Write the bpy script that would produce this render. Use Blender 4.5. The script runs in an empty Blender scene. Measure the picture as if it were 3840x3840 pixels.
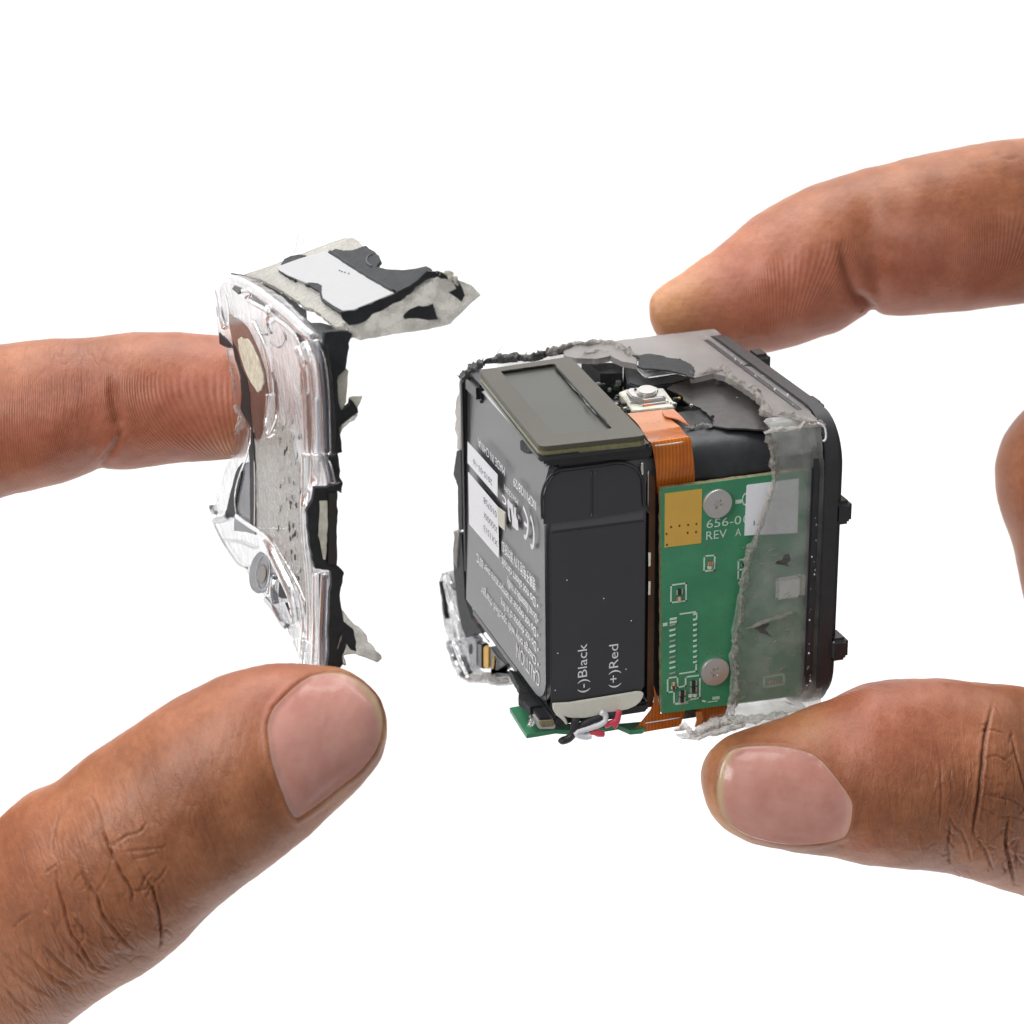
import bpy, bmesh, math, random
import numpy as np
from mathutils import Vector, Matrix, noise
from mathutils.bvhtree import BVHTree

# ------------------------------------------------------------------ scene, camera, light (1 unit = 1 cm)
scn = bpy.context.scene
COL = scn.collection
scn.unit_settings.system = 'METRIC'
scn.unit_settings.scale_length = 0.01
FPX = 8547.0                                   # focal length in photograph pixels (3840 wide)
CX = 1920.0
CR = np.array([[0.95478616, -0.11944253, 0.27224416],
               [-0.29702367, -0.34424919, 0.89065674],
               [-0.01266246, -0.93124969, -0.36416162]])   # rows: scene X, Y, Z seen from the camera (right, down, forward)
CAMP = np.array([-7.20008704, -22.23593725, 11.63008594])
cam_data = bpy.data.cameras.new("camera")
cam = bpy.data.objects.new("camera", cam_data)
COL.objects.link(cam)
cam.matrix_world = Matrix(((CR[0, 0], -CR[0, 1], -CR[0, 2], CAMP[0]),
                           (CR[1, 0], -CR[1, 1], -CR[1, 2], CAMP[1]),
                           (CR[2, 0], -CR[2, 1], -CR[2, 2], CAMP[2]), (0, 0, 0, 1)))
cam_data.sensor_width = 36
cam_data.lens = FPX / 3840 * 36
cam_data.clip_start = 0.5
cam_data.clip_end = 2000
cam_data.dof.use_dof = True
cam_data.dof.focus_distance = 26.3
cam_data.dof.aperture_fstop = 0.5
scn.camera = cam
scn.render.resolution_x = scn.render.resolution_y = 1024
scn.view_settings.view_transform = 'Standard'
scn.view_settings.look = 'None'
scn.view_settings.exposure = 0
scn.view_settings.gamma = 1
scn.cycles.max_bounces = 14
scn.cycles.transmission_bounces = 12
scn.cycles.transparent_max_bounces = 16
scn.cycles.sample_clamp_indirect = 6

world = bpy.data.worlds.new("World")
scn.world = world
world.use_nodes = True
bgn = world.node_tree.nodes['Background']
bgn.inputs[0].default_value = (1, 1, 1, 1)
bgn.inputs[1].default_value = 0.34

def CP(px, py, z):
    """photograph pixel and distance along the view axis -> scene point"""
    c = np.array([(px - CX) / FPX * z, (py - CX) / FPX * z, z])
    return CAMP + CR @ c

def area(name, loc, target, sx, sy, power, col=(1, 1, 1)):
    L = bpy.data.lights.new(name, 'AREA')
    L.shape = 'RECTANGLE'; L.size = sx; L.size_y = sy; L.energy = power; L.color = col
    o = bpy.data.objects.new(name, L); COL.objects.link(o)
    o.location = loc
    d = Vector(target) - Vector(loc)
    o.rotation_euler = d.to_track_quat('-Z', 'Y').to_euler()
    return o

RGT, DWN, FWD = CR[:, 0], CR[:, 1], CR[:, 2]
AIM = CP(1920, 1920, 27)
area("softbox_above", AIM - DWN * 38 - FWD * 8 - RGT * 8, AIM, 40, 30, 15000)
area("softbox_front", AIM - DWN * 16 - FWD * 34 - RGT * 30, AIM, 22, 28, 16500)
bd_c = AIM + FWD * 34
area("backdrop_lamp_high", AIM - DWN * 34 + FWD * 6, bd_c + FWD * 12, 90, 10, 12000)  # both backdrop lamps are unseen, added to bring the paper to white
area("backdrop_lamp_low", AIM + DWN * 34 + FWD * 6, bd_c + FWD * 12, 90, 10, 12000)

# ------------------------------------------------------------------ helpers
def Zp(x0, y0, s, pts):
    return [(x0 + x / s, y0 + y / s) for x, y in pts]
def zA(p): return Zp(1650, 1200, 2.415, p)
def zB(p): return Zp(2350, 1200, 2.1467, p)
def zC(p): return Zp(1600, 1900, 2.0333, p)
def zD(p): return Zp(2350, 1950, 2.1467, p)
def zE(p): return Zp(750, 850, 1.7564, p)
def zF(p): return Zp(750, 1700, 2.2725, p)
def zG(p): return Zp(1680, 1550, 1.7564, p)
def h1(p): return Zp(0, 2400, 1.288, p)
def h2(p): return Zp(2400, 2400, 1.3417, p)
def h3(p): return Zp(2400, 450, 1.3417, p)
def h4(p): return Zp(0, 1150, 2.0337, p)
def h5(p): return Zp(3600, 1400, 1.758, p)
def i1(p): return Zp(1720, 1600, 5.682, p)
def i2(p): return Zp(1760, 1880, 6.0375, p)
def i3(p): return Zp(1780, 2180, 4.6, p)
def i4(p): return Zp(2450, 1780, 4.293, p)
def i5(p): return Zp(2450, 2330, 4.293, p)
def i6(p): return Zp(2750, 1780, 3.513, p)
def i7(p): return Zp(2250, 1250, 4.293, p)
def i8(p): return Zp(1880, 2500, 2.76, p)
def j1(p): return Zp(790, 980, 3.864, p)
def j2(p): return Zp(790, 1480, 3.864, p)
def j3(p): return Zp(750, 1850, 3.864, p)
def j4(p): return Zp(1150, 2080, 4.025, p)
def j5(p): return Zp(1150, 860, 2.76, p)
def j6(p): return Zp(1640, 2100, 3.715, p)
def j7(p): return Zp(1700, 1280, 3.864, p)
def j8(p): return Zp(2100, 1200, 1.7564, p)

class Frame:
    """a local frame in the scene; P() finds the local point of a photograph pixel on one of the frame's planes"""
    def __init__(self, M=None):
        self.M = np.eye(4) if M is None else M
        self.Mi = np.linalg.inv(self.M)
    def P(self, px, py, ax, val):
        o = self.Mi @ np.append(CAMP, 1)
        d = self.Mi[:3, :3] @ (CR @ np.array([(px - CX) / FPX, (py - CX) / FPX, 1.0]))
        t = (val - o[ax]) / d[ax]
        return o[:3] + t * d

def empty(name, label, cat, M=None, loc=None, group=None):
    o = bpy.data.objects.new(name, None)
    COL.objects.link(o)
    o.empty_display_size = 0.5
    if M is not None:
        o.matrix_world = Matrix(M.tolist())
    if loc is not None:
        o.location = loc
    o['label'] = label
    o['category'] = cat
    if group: o['group'] = group
    return o

def mesh_obj(name, verts, faces, mat, parent=None, smooth=False, label=None, kind=None):
    me = bpy.data.meshes.new(name)
    me.from_pydata([tuple(v) for v in verts], [], [tuple(f) for f in faces])
    me.update()
    if smooth:
        me.polygons.foreach_set('use_smooth', [True] * len(me.polygons))
    if mat: me.materials.append(mat)
    o = bpy.data.objects.new(name, me)
    COL.objects.link(o)
    if parent: o.parent = parent
    if label: o['label'] = label
    if kind: o['kind'] = kind
    return o

def bm_obj(name, bm, mat, parent=None, smooth=False, label=None, kind=None, auto=None):
    bmesh.ops.recalc_face_normals(bm, faces=bm.faces)
    me = bpy.data.meshes.new(name)
    bm.to_mesh(me); bm.free()
    if smooth or auto is not None:
        me.polygons.foreach_set('use_smooth', [True] * len(me.polygons))
    if auto is not None:
        me.set_sharp_from_angle(angle=math.radians(auto))
    if mat: me.materials.append(mat)
    o = bpy.data.objects.new(name, me)
    COL.objects.link(o)
    if parent: o.parent = parent
    if label: o['label'] = label
    if kind: o['kind'] = kind
    return o

def jagged(p, amp, step, rng, closed=True, keep=0.0):
    """subdivide a polyline of 3-vectors and roughen it in its own plane (two scales)"""
    out = []
    n = len(p)
    m = n if closed else n - 1
    for i in range(m):
        a, b = np.array(p[i]), np.array(p[(i + 1) % n])
        L = np.linalg.norm(b - a)
        k = max(1, int(L / step))
        for j in range(k):
            q = a + (b - a) * j / k
            out.append(q)
    if not closed: out.append(np.array(p[-1]))
    return out

def slab(name, pts, ax, thick, mat, parent=None, bevel=0.0, jag=0.0, step=0.05, seed=1, segs=2, label=None, kind=None, relief=0.0, curve=None, dense=False):
    """pts: local 3-D points on one plane (axis ax constant); extruded by thick along ax"""
    rng = random.Random(seed)
    P = [np.array(p, float) for p in pts]
    if jag:
        P = jagged(P, jag, step, rng)
        oth = [a for a in range(3) if a != ax]
        Q = []
        for i, p in enumerate(P):
            q = p.copy()
            v = Vector((p[0] * 7, p[1] * 7, p[2] * 7 + seed))
            for kk, a in enumerate(oth):
                q[a] += jag * (noise.noise(v * 1.3 + Vector((kk * 9.1, 3.3, 0))) * 1.1 + rng.uniform(-.55, .55))
            Q.append(q)
        P = Q
    bm = bmesh.new()
    vs = [bm.verts.new(tuple(p)) for p in P]
    f = bm.faces.new(vs)
    off = np.zeros(3); off[ax] = thick
    r = bmesh.ops.extrude_face_region(bm, geom=[f])
    nv = [g for g in r['geom'] if isinstance(g, bmesh.types.BMVert)]
    bmesh.ops.translate(bm, verts=nv, vec=Vector(off))
    bmesh.ops.recalc_face_normals(bm, faces=bm.faces)
    if bevel:
        es = [e for e in bm.edges if len(e.link_faces) == 2 and e.calc_face_angle(0) > 0.5]
        bmesh.ops.bevel(bm, geom=es, offset=bevel, segments=segs, affect='EDGES', clamp_overlap=True)
    if curve:
        for v in bm.verts:
            v.co = curve(v.co)
    return bm_obj(name, bm, mat, parent, auto=35, label=label, kind=kind)

def box(name, a, b, mat, parent=None, bevel=0.0, segs=2, label=None, tf=None):
    bm = bmesh.new()
    bmesh.ops.create_cube(bm, size=1)
    for v in bm.verts:
        v.co = Vector([(a[i] + b[i]) / 2 + v.co[i] * (b[i] - a[i]) for i in range(3)])
    if bevel:
        bmesh.ops.bevel(bm, geom=list(bm.edges), offset=bevel, segments=segs, affect='EDGES', clamp_overlap=True)
    if tf:
        for v in bm.verts: v.co = tf(v.co)
    return bm_obj(name, bm, mat, parent, auto=35, label=label)

def rrect(c0, c1, d0, d1, r, n=8):
    """rounded rectangle outline (2-D)"""
    out = []
    rs = r if isinstance(r, (list, tuple)) else [r] * 4
    for (cx, cy, a0, rr) in ((c1, d0, -90, rs[0]), (c1, d1, 0, rs[1]), (c0, d1, 90, rs[2]), (c0, d0, 180, rs[3])):
        sx = -1 if cx == c1 else 1
        sy = 1 if cy == d0 else -1
        for k in range(n + 1):
            t = math.radians(a0 + 90 * k / n)
            out.append((cx + sx * rr + rr * math.cos(t), cy + sy * rr + rr * math.sin(t)))
    return out

def tube(name, pts, rad, mat, parent=None, n=12, label=None, sub=6, rough=0.0, flat=1.0, kind=None, seed=0, taper=True):
    """smooth round tube through 3-D points (Catmull-Rom), closed ends"""
    P = [np.array(p, float) for p in pts]
    R = rad if isinstance(rad, (list, tuple)) else [rad] * len(P)
    Q, RR = [], []
    for i in range(len(P) - 1):
        p0 = P[max(i - 1, 0)]; p1 = P[i]; p2 = P[i + 1]; p3 = P[min(i + 2, len(P) - 1)]
        for k in range(sub):
            t = k / sub
            Q.append(0.5 * ((2 * p1) + (-p0 + p2) * t + (2 * p0 - 5 * p1 + 4 * p2 - p3) * t * t + (-p0 + 3 * p1 - 3 * p2 + p3) * t ** 3))
            RR.append(R[i] * (1 - t) + R[i + 1] * t)
    Q.append(P[-1]); RR.append(R[-1])
    V, F = [], []
    up = np.array([0.13, 0.21, 0.97])
    rng = random.Random(seed)
    for i, q in enumerate(Q):
        d = Q[min(i + 1, len(Q) - 1)] - Q[max(i - 1, 0)]
        d /= (np.linalg.norm(d) + 1e-9)
        s = np.cross(d, up); s /= (np.linalg.norm(s) + 1e-9)
        u = np.cross(s, d)
        for k in range(n):
            a = 2 * math.pi * k / n
            r = RR[i]
            pt = q + (s * math.cos(a) * flat + u * math.sin(a)) * r
            if rough:
                nv = noise.noise_vector(Vector(pt * 9) + Vector((seed, 0, 0)))
                nw = noise.noise_vector(Vector(pt * 31) + Vector((seed, 0, 0)))
                pt = pt + (np.array(nv) * 0.9 + np.array(nw) * 0.7) * rough
            V.append(pt)
    for i in range(len(Q) - 1):
        for k in range(n):
            a, b = i * n + k, i * n + (k + 1) % n
            F.append((a, b, b + n, a + n))
    F.append(tuple(range(n - 1, -1, -1)))
    F.append(tuple(range((len(Q) - 1) * n, len(Q) * n)))
    return mesh_obj(name, V, F, mat, parent, smooth=True, label=label, kind=kind)

# ------------------------------------------------------------------ materials
class NT:
    def __init__(self, name):
        self.m = bpy.data.materials.new(name); self.m.use_nodes = True
        self.t = self.m.node_tree; self.n = self.t.nodes; self.l = self.t.links
        self.b = self.n['Principled BSDF']; self.out = self.n['Material Output']
    def add(self, typ, **kw):
        nd = self.n.new(typ)
        for k, v in kw.items(): setattr(nd, k, v)
        return nd
    def link(self, a, b): self.l.new(a, b)
    def coords(self): 
        return self.add('ShaderNodeTexCoord').outputs['Object']
    def noise(self, scale, detail=4, rough=.6, vec=None, dist=0):
        nd = self.add('ShaderNodeTexNoise'); nd.inputs['Scale'].default_value = scale
        nd.inputs['Detail'].default_value = detail; nd.inputs['Roughness'].default_value = rough
        nd.inputs['Distortion'].default_value = dist
        self.link(vec or self.coords(), nd.inputs['Vector'])
        return nd.outputs['Fac']
    def ramp(self, fac, stops):
        nd = self.add('ShaderNodeValToRGB')
        el = nd.color_ramp.elements
        el[0].position, el[0].color = stops[0][0], (*stops[0][1], 1) if len(stops[0][1]) == 3 else stops[0][1]
        el[1].position, el[1].color = stops[-1][0], (*stops[-1][1], 1)
        for p, c in stops[1:-1]:
            e = el.new(p); e.color = (*c, 1)
        self.link(fac, nd.inputs['Fac'])
        return nd.outputs['Color']
    def mix(self, fac, a, b, mode='MIX'):
        nd = self.add('ShaderNodeMix', data_type='RGBA', blend_type=mode)
        for s, v in ((nd.inputs[0], fac), (nd.inputs[6], a), (nd.inputs[7], b)):
            if isinstance(v, (int, float)): s.default_value = v
            elif isinstance(v, tuple): s.default_value = (*v, 1) if len(v) == 3 else v
            else: self.link(v, s)
        return nd.outputs[2]
    def math(self, op, a, b=None, c=None, clamp=False):
        nd = self.add('ShaderNodeMath', operation=op, use_clamp=clamp)
        for s, v in zip(nd.inputs, (a, b, c)):
            if v is None: continue
            if isinstance(v, (int, float)): s.default_value = v
            else: self.link(v, s)
        return nd.outputs[0]
    def bump(self, h, strength=.3, dist=.01, normal=None):
        nd = self.add('ShaderNodeBump'); nd.inputs['Strength'].default_value = strength
        nd.inputs['Distance'].default_value = dist
        self.link(h, nd.inputs['Height'])
        if normal is not None: self.link(normal, nd.inputs['Normal'])
        return nd.outputs['Normal']

def plain(name, col, rough=.5, spec=.5, metal=0, var=.12, vscale=6, bump=.15, bscale=40, bdist=.004, coat=0, trans=0, ior=1.5, rvar=.12):
    k = NT(name)
    f = k.noise(vscale, 5, .65)
    lo = tuple(c * (1 - var) for c in col); hi = tuple(min(1, c * (1 + var)) for c in col)
    c = k.ramp(f, [(.3, lo), (.7, hi)])
    k.link(c, k.b.inputs['Base Color'])
    r = k.math('MULTIPLY_ADD', k.noise(vscale * 2.3, 4), rvar * 2, rough - rvar)
    k.link(r, k.b.inputs['Roughness'])
    k.b.inputs['Specular IOR Level'].default_value = spec
    k.b.inputs['Metallic'].default_value = metal
    k.b.inputs['IOR'].default_value = ior
    if coat: k.b.inputs['Coat Weight'].default_value = coat
    if trans: k.b.inputs['Transmission Weight'].default_value = trans
    if bump: k.link(k.bump(k.noise(bscale, 4), bump, bdist), k.b.inputs['Normal'])
    return k.m

def plastic_clear(name, tint, rough, milk, milk_col, mscale=3.0, ior=1.45, bump=.2, bscale=8, bd=.02, lo=.45, hi=.75, thru=.3):
    """clear or smoky plastic with milky residue in patches"""
    k = NT(name)
    k.b.inputs['Base Color'].default_value = (*tint, 1)
    k.b.inputs['Transmission Weight'].default_value = 1
    k.b.inputs['Roughness'].default_value = rough
    k.b.inputs['IOR'].default_value = ior
    n1 = k.noise(mscale, 6, .7)
    f = k.math('MULTIPLY', k.ramp(n1, [(lo, (0, 0, 0)), (hi, (1, 1, 1))]), milk[1] - milk[0])
    f = k.math('ADD', f, milk[0])
    d = k.add('ShaderNodeBsdfPrincipled'); d.inputs['Roughness'].default_value = .5
    mc = k.ramp(k.noise(mscale * 5, 5, .7), [(.3, tuple(c * .75 for c in milk_col)), (.7, milk_col)])
    k.link(mc, d.inputs['Base Color'])
    mx = k.add('ShaderNodeMixShader')
    tr = k.add('ShaderNodeBsdfTransparent'); tr.inputs[0].default_value = (*[math.sqrt(c) for c in tint], 1)
    m0 = k.add('ShaderNodeMixShader'); m0.inputs[0].default_value = thru
    k.link(k.b.outputs[0], m0.inputs[1]); k.link(tr.outputs[0], m0.inputs[2])
    k.link(f, mx.inputs[0]); k.link(m0.outputs[0], mx.inputs[1]); k.link(d.outputs[0], mx.inputs[2])
    k.link(mx.outputs[0], k.out.inputs['Surface'])
    nb = k.bump(k.noise(bscale, 6, .6), bump, bd)
    k.link(nb, k.b.inputs['Normal']); k.link(nb, d.inputs['Normal'])
    return k.m
# ------------------------------------------------------------------ backdrop (seamless white studio paper, curved under and behind)
bk = NT('backdrop_paper')
bk.b.inputs['Base Color'].default_value = (.92, .92, .92, 1)
bk.b.inputs['Roughness'].default_value = .9
bk.link(bk.bump(bk.noise(.6, 3), .03, .05), bk.b.inputs['Normal'])
V, F = [], []
prof = []
for k in range(25):                      # half circle behind the scene, from below to above
    a = math.radians(-75 + 175 * k / 24)
    prof.append((math.cos(a) * 52, math.sin(a) * 52))
NX = 24
for i in range(NX + 1):
    x = -90 + 180 * i / NX
    for (fz, dy) in prof:
        bend = (abs(x) / 90) ** 2 * 30
        V.append(AIM + RGT * x + FWD * (fz - 6 - bend) - DWN * dy)
m = len(prof)
for i in range(NX):
    for j in range(m - 1):
        F.append((i * m + j, i * m + j + 1, (i + 1) * m + j + 1, (i + 1) * m + j))
backdrop = mesh_obj('backdrop', V, F, bk.m, smooth=True, kind='structure')
backdrop['label'] = 'seamless white studio paper behind the two hands'

# ------------------------------------------------------------------ hands
def spline(P, t):
    """Catmull-Rom (centripetal-ish) through rows of P at parameters t in [0, len-1]"""
    n = len(P); i = np.clip(np.floor(t).astype(int), 0, n - 2); u = (t - i)[:, None]
    p0 = P[np.clip(i - 1, 0, n - 1)]; p1 = P[i]; p2 = P[i + 1]; p3 = P[np.clip(i + 2, 0, n - 1)]
    return 0.5 * (2 * p1 + (p2 - p0) * u + (2 * p0 - 5 * p1 + 4 * p2 - p3) * u ** 2 + (3 * p1 - p0 - 3 * p2 + p3) * u ** 3)

def pdist(pt, line):
    """distance of pixel points (n,2) to a polyline"""
    best = np.full(len(pt), 1e9)
    for a, b in zip(line[:-1], line[1:]):
        a = np.array(a, float); b = np.array(b, float); d = b - a
        t = np.clip(((pt - a) @ d) / (d @ d + 1e-9), 0, 1)
        q = a + t[:, None] * d
        best = np.minimum(best, np.hypot(*(pt - q).T))
    return best

def inside(pt, poly):
    x, y = pt[:, 0], pt[:, 1]
    c = np.zeros(len(pt), bool)
    n = len(poly)
    for i in range(n):
        x1, y1 = poly[i]; x2, y2 = poly[(i + 1) % n]
        cond = ((y1 > y) != (y2 > y)) & (x < (x2 - x1) * (y - y1) / (y2 - y1 + 1e-12) + x1)
        c ^= cond
    return c

def to_px(W):
    c = (W - CAMP) @ CR
    return np.stack([CX + FPX * c[:, 0] / c[:, 2], CX + FPX * c[:, 1] / c[:, 2]], 1), c[:, 2]

class Digit:
    """one finger as a lofted surface: tip pixel, pairs of outline pixels, depth per station, thickness ratio"""
    def __init__(self, tip, pairs, depths, k=.88, nr=220, nc=260, twist=0.0):
        U = [tip] + [p[0] for p in pairs]; L = [tip] + [p[1] for p in pairs]
        full = np.array([L[i] for i in range(len(L) - 1, 0, -1)] + U, float)
        n = len(pairs); mid = n
        s = np.linspace(0, 1, nr) ** 1.18 * n
        s[:4] = [0.004, .012, .03, .055]
        up = spline(full, mid + s); lo = spline(full, mid - s)
        dl = np.array([depths[0]] + list(depths), float)
        dl = np.convolve(np.pad(dl, 2, mode='edge'), [.1, .2, .4, .2, .1], mode='valid')
        dz = spline(dl[:, None], s)[:, 0]
        self.s = s
        a = np.linspace(0, 2 * np.pi, nc, endpoint=False)
        c = (up + lo) / 2; h = (up - lo) / 2
        r = np.hypot(h[:, 0], h[:, 1]) / FPX * dz * k          # half depth in cm
        ca = np.cos(a)[None, :]; sa = np.sin(a)[None, :]
        px = c[:, None, 0] + h[:, None, 0] * ca
        py = c[:, None, 1] + h[:, None, 1] * ca
        z = dz[:, None] - r[:, None] * sa                      # sa=1: towards the camera
        X = (px - CX) / FPX * dz[:, None]; Y = (py - CX) / FPX * dz[:, None]
        W = CAMP + np.stack([X, Y, z], -1) @ CR.T
        self.nr, self.nc = nr, nc
        self.V = W.reshape(-1, 3)
        # along (cm) and around coordinates
        cw = CAMP + np.stack([(c[:, 0] - CX) / FPX * dz, (c[:, 1] - CX) / FPX * dz, dz], -1) @ CR.T
        al = np.concatenate([[0], np.cumsum(np.linalg.norm(np.diff(cw, axis=0), axis=1))])
        self.al = np.repeat(al, nc); self.an = np.tile(a, nr)
        self.rad = np.repeat(r, nc)
        idx = np.arange(nr * nc).reshape(nr, nc)
        A = idx[:-1]; B = idx[1:]
        self.F = np.stack([A, B, np.roll(B, -1, 1), np.roll(A, -1, 1)], -1).reshape(-1, 4)
        self.normals()
        self.px, _ = to_px(self.V)
        self.front = (self.N @ FWD) < 0.15
        self.wrk = np.zeros(len(self.V))
        self.pink = np.zeros(len(self.V)); self.dark = np.zeros(len(self.V)); self.ridge = np.zeros(len(self.V)); self.pale = np.zeros(len(self.V))
    def normals(self):
        G = self.V.reshape(self.nr, self.nc, 3)
        du = np.gradient(G, axis=0)
        dv = np.roll(G, -1, 1) - np.roll(G, 1, 1)
        N = np.cross(dv, du)
        N /= (np.linalg.norm(N, axis=2, keepdims=True) + 1e-12)
        cen = G.mean(axis=1, keepdims=True)
        if ((G - cen) * N).sum() < 0: N = -N
        self.N = N.reshape(-1, 3)
    def crease(self, line, depth, w, dark=.5):
        """groove along a pixel polyline, w in photograph pixels"""
        line = np.array(line, float)
        if w < 10:                       # let the fold meander and thin out at both ends
            rs_ = np.random.RandomState(int(abs(line.sum())) % 9973)
            L_ = spline(line, np.linspace(0, len(line) - 1, (len(line) - 1) * 5 + 1))
            L_[1:-1] += np.cumsum(rs_.normal(size=L_[1:-1].shape), 0) * .9 - np.linspace(0, 1, len(L_) - 2)[:, None] * rs_.normal(size=L_[1:-1].shape).sum(0) * .9
        else: L_ = line
        d = np.full(len(self.px), 1e9); tt = np.zeros(len(self.px)); nS = len(L_) - 1
        near = np.hypot(*(self.px - L_.mean(0)).T) < np.hypot(*np.ptp(L_, axis=0)) + 60
        sub = np.where(near)[0]; ps = self.px[sub]; ds = np.full(len(sub), 1e9); ts = np.zeros(len(sub))
        for k_, (a, b) in enumerate(zip(L_[:-1], L_[1:])):
            e = b - a; u_ = np.clip(((ps - a) @ e) / (e @ e + 1e-9), 0, 1); q_ = np.hypot(*(ps - a - u_[:, None] * e).T)
            m_ = q_ < ds; ds = np.where(m_, q_, ds); ts = np.where(m_, (k_ + u_) / nS, ts)
        d[sub] = ds; tt[sub] = ts
        tp = np.clip(np.sin(np.pi * np.clip(tt, 0, 1)) * 1.5, 0.0, 1)
        if w >= 10: tp = .35 + .65 * tp
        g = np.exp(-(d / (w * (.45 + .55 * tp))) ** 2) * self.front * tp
        if w < 10: g = g * (.88 + .12 * np.sin(self.px[:, 0] * .11 + self.px[:, 1] * .07))
        self.V = self.V - self.N * (g * depth)[:, None]
        sh = np.exp(-((d - w * 2.2) / (w * 1.3)) ** 2) * self.front * tp
        self.V = self.V + self.N * (sh * depth * .25)[:, None]
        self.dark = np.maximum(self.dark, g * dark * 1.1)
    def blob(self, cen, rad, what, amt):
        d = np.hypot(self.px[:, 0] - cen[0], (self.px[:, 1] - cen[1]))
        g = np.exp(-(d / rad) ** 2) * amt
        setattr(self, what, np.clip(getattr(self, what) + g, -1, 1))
    def swell(self, cen, rad, amt):
        d = np.hypot(self.px[:, 0] - cen[0], self.px[:, 1] - cen[1])
        self.V = self.V + self.N * (np.exp(-(d / rad) ** 2) * amt * self.front)[:, None]

def fbm(V, sc, seed):
    """cheap smooth value noise on points"""
    rs = np.random.RandomState(seed)
    out = np.zeros(len(V)); amp = 1
    for o in range(4):
        k = rs.normal(size=(6, 3)) * sc * 2 ** o
        ph = rs.uniform(0, 6.28, 6)
        out += amp * np.sin(V @ k.T + ph).mean(1) * 1.6
        amp *= .55
    return out

def skin_material():
    k = NT('brown_skin')
    at = k.add('ShaderNodeAttribute', attribute_name='skin')
    sep = k.add('ShaderNodeSeparateColor'); k.link(at.outputs['Color'], sep.inputs[0])
    pink, dark, ridge = sep.outputs
    pale = at.outputs['Alpha']
    n1 = k.noise(1.6, 6, .62); n2 = k.noise(14, 5, .7); n3 = k.noise(55, 3, .6)
    brown = k.ramp(n1, [(.30, (.215, .073, .029)), (.5, (.295, .107, .044)), (.7, (.380, .150, .070))])
    rosy = k.ramp(n1, [(.3, (.335, .100, .053)), (.7, (.450, .158, .093))])
    c = k.mix(pink, brown, rosy)
    c = k.mix(pale, c, (.56, .29, .13))
    sp = k.ramp(n2, [(.35, (.86, .84, .82)), (.6, (1.05, 1.05, 1.05))])
    c = k.mix(.75, c, sp, 'MULTIPLY')
    sp3 = k.ramp(n3, [(.3, (.88, .86, .84)), (.62, (1.06, 1.06, 1.08))])
    c = k.mix(.6, c, sp3, 'MULTIPLY')
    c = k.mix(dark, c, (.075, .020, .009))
    # fine folds over the knuckles
    wa = k.add('ShaderNodeAttribute', attribute_name='wuv'); ws = k.add('ShaderNodeSeparateXYZ'); k.link(wa.outputs['Vector'], ws.inputs[0])
    cb = k.add('ShaderNodeCombineXYZ'); k.link(k.math('MULTIPLY', ws.outputs[0], 6.0), cb.inputs[0]); k.link(k.math('MULTIPLY', ws.outputs[1], 2.1), cb.inputs[1])
    nz = k.add('ShaderNodeTexNoise'); nz.inputs['Scale'].default_value = 1.1; nz.inputs['Detail'].default_value = 4; k.link(cb.outputs[0], nz.inputs['Vector'])
    vm = k.add('ShaderNodeVectorMath', operation='MULTIPLY_ADD'); k.link(nz.outputs['Color'], vm.inputs[0]); vm.inputs[1].default_value = (1.3, 1.3, 0); k.link(cb.outputs[0], vm.inputs[2])
    wv = k.add('ShaderNodeTexVoronoi', feature='DISTANCE_TO_EDGE'); wv.inputs['Scale'].default_value = 1.0; k.link(vm.outputs[0], wv.inputs['Vector'])
    wv2 = k.add('ShaderNodeTexVoronoi', feature='DISTANCE_TO_EDGE'); wv2.inputs['Scale'].default_value = 2.6; k.link(vm.outputs[0], wv2.inputs['Vector'])
    fold = k.math('SUBTRACT', 1, k.math('MULTIPLY', wv.outputs['Distance'], 9, clamp=True), clamp=True)
    fold2 = k.math('SUBTRACT', 1, k.math('MULTIPLY', wv2.outputs['Distance'], 5, clamp=True), clamp=True)
    fold = k.math('MULTIPLY', k.math('ADD', fold, k.math('MULTIPLY', fold2, .5)), ws.outputs[2])
    c = k.mix(k.math('MULTIPLY', fold, .28, clamp=True), c, (.13, .042, .02))
    # ridges of the finger skin
    rv = k.add('ShaderNodeAttribute', attribute_name='ruv')
    w = k.add('ShaderNodeTexWave', wave_type='BANDS', bands_direction='X')
    w.inputs['Scale'].default_value = 1.0; w.inputs['Distortion'].default_value = 1.2
    w.inputs['Detail'].default_value = 2; w.inputs['Detail Scale'].default_value = 1.4
    k.link(rv.outputs['Vector'], w.inputs['Vector'])
    rf = k.math('MULTIPLY', w.outputs['Fac'], ridge)
    c = k.mix(k.math('MULTIPLY', rf, .22), c, (.20, .06, .035))
    k.link(c, k.b.inputs['Base Color'])
    k.b.inputs['Subsurface Weight'].default_value = .18
    k.b.inputs['Subsurface Radius'].default_value = (.16, .06, .03)
    k.b.inputs['Subsurface Scale'].default_value = 1.0
    k.b.inputs['Specular IOR Level'].default_value = .42
    k.link(k.math('MULTIPLY_ADD', n2, .26, .30), k.b.inputs['Roughness'])
    vo = k.add('ShaderNodeTexVoronoi', feature='DISTANCE_TO_EDGE'); vo.inputs['Scale'].default_value = 16
    k.link(k.coords(), vo.inputs['Vector'])
    cell = k.math('MINIMUM', vo.outputs['Distance'], .12)
    h = k.math('ADD', k.math('MULTIPLY', cell, 3.0), k.math('MULTIPLY', n3, .8))
    h = k.math('MULTIPLY', h, k.math('SUBTRACT', 1.05, ridge))
    nb = k.bump(h, .42, .006)
    nb = k.bump(k.math('MULTIPLY', fold, -1), .8, .016, nb)
    nb = k.bump(k.math('MULTIPLY', rf, -1), .45, .008, nb)
    k.link(nb, k.b.inputs['Normal'])
    return k.m
SKIN = skin_material()

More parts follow.
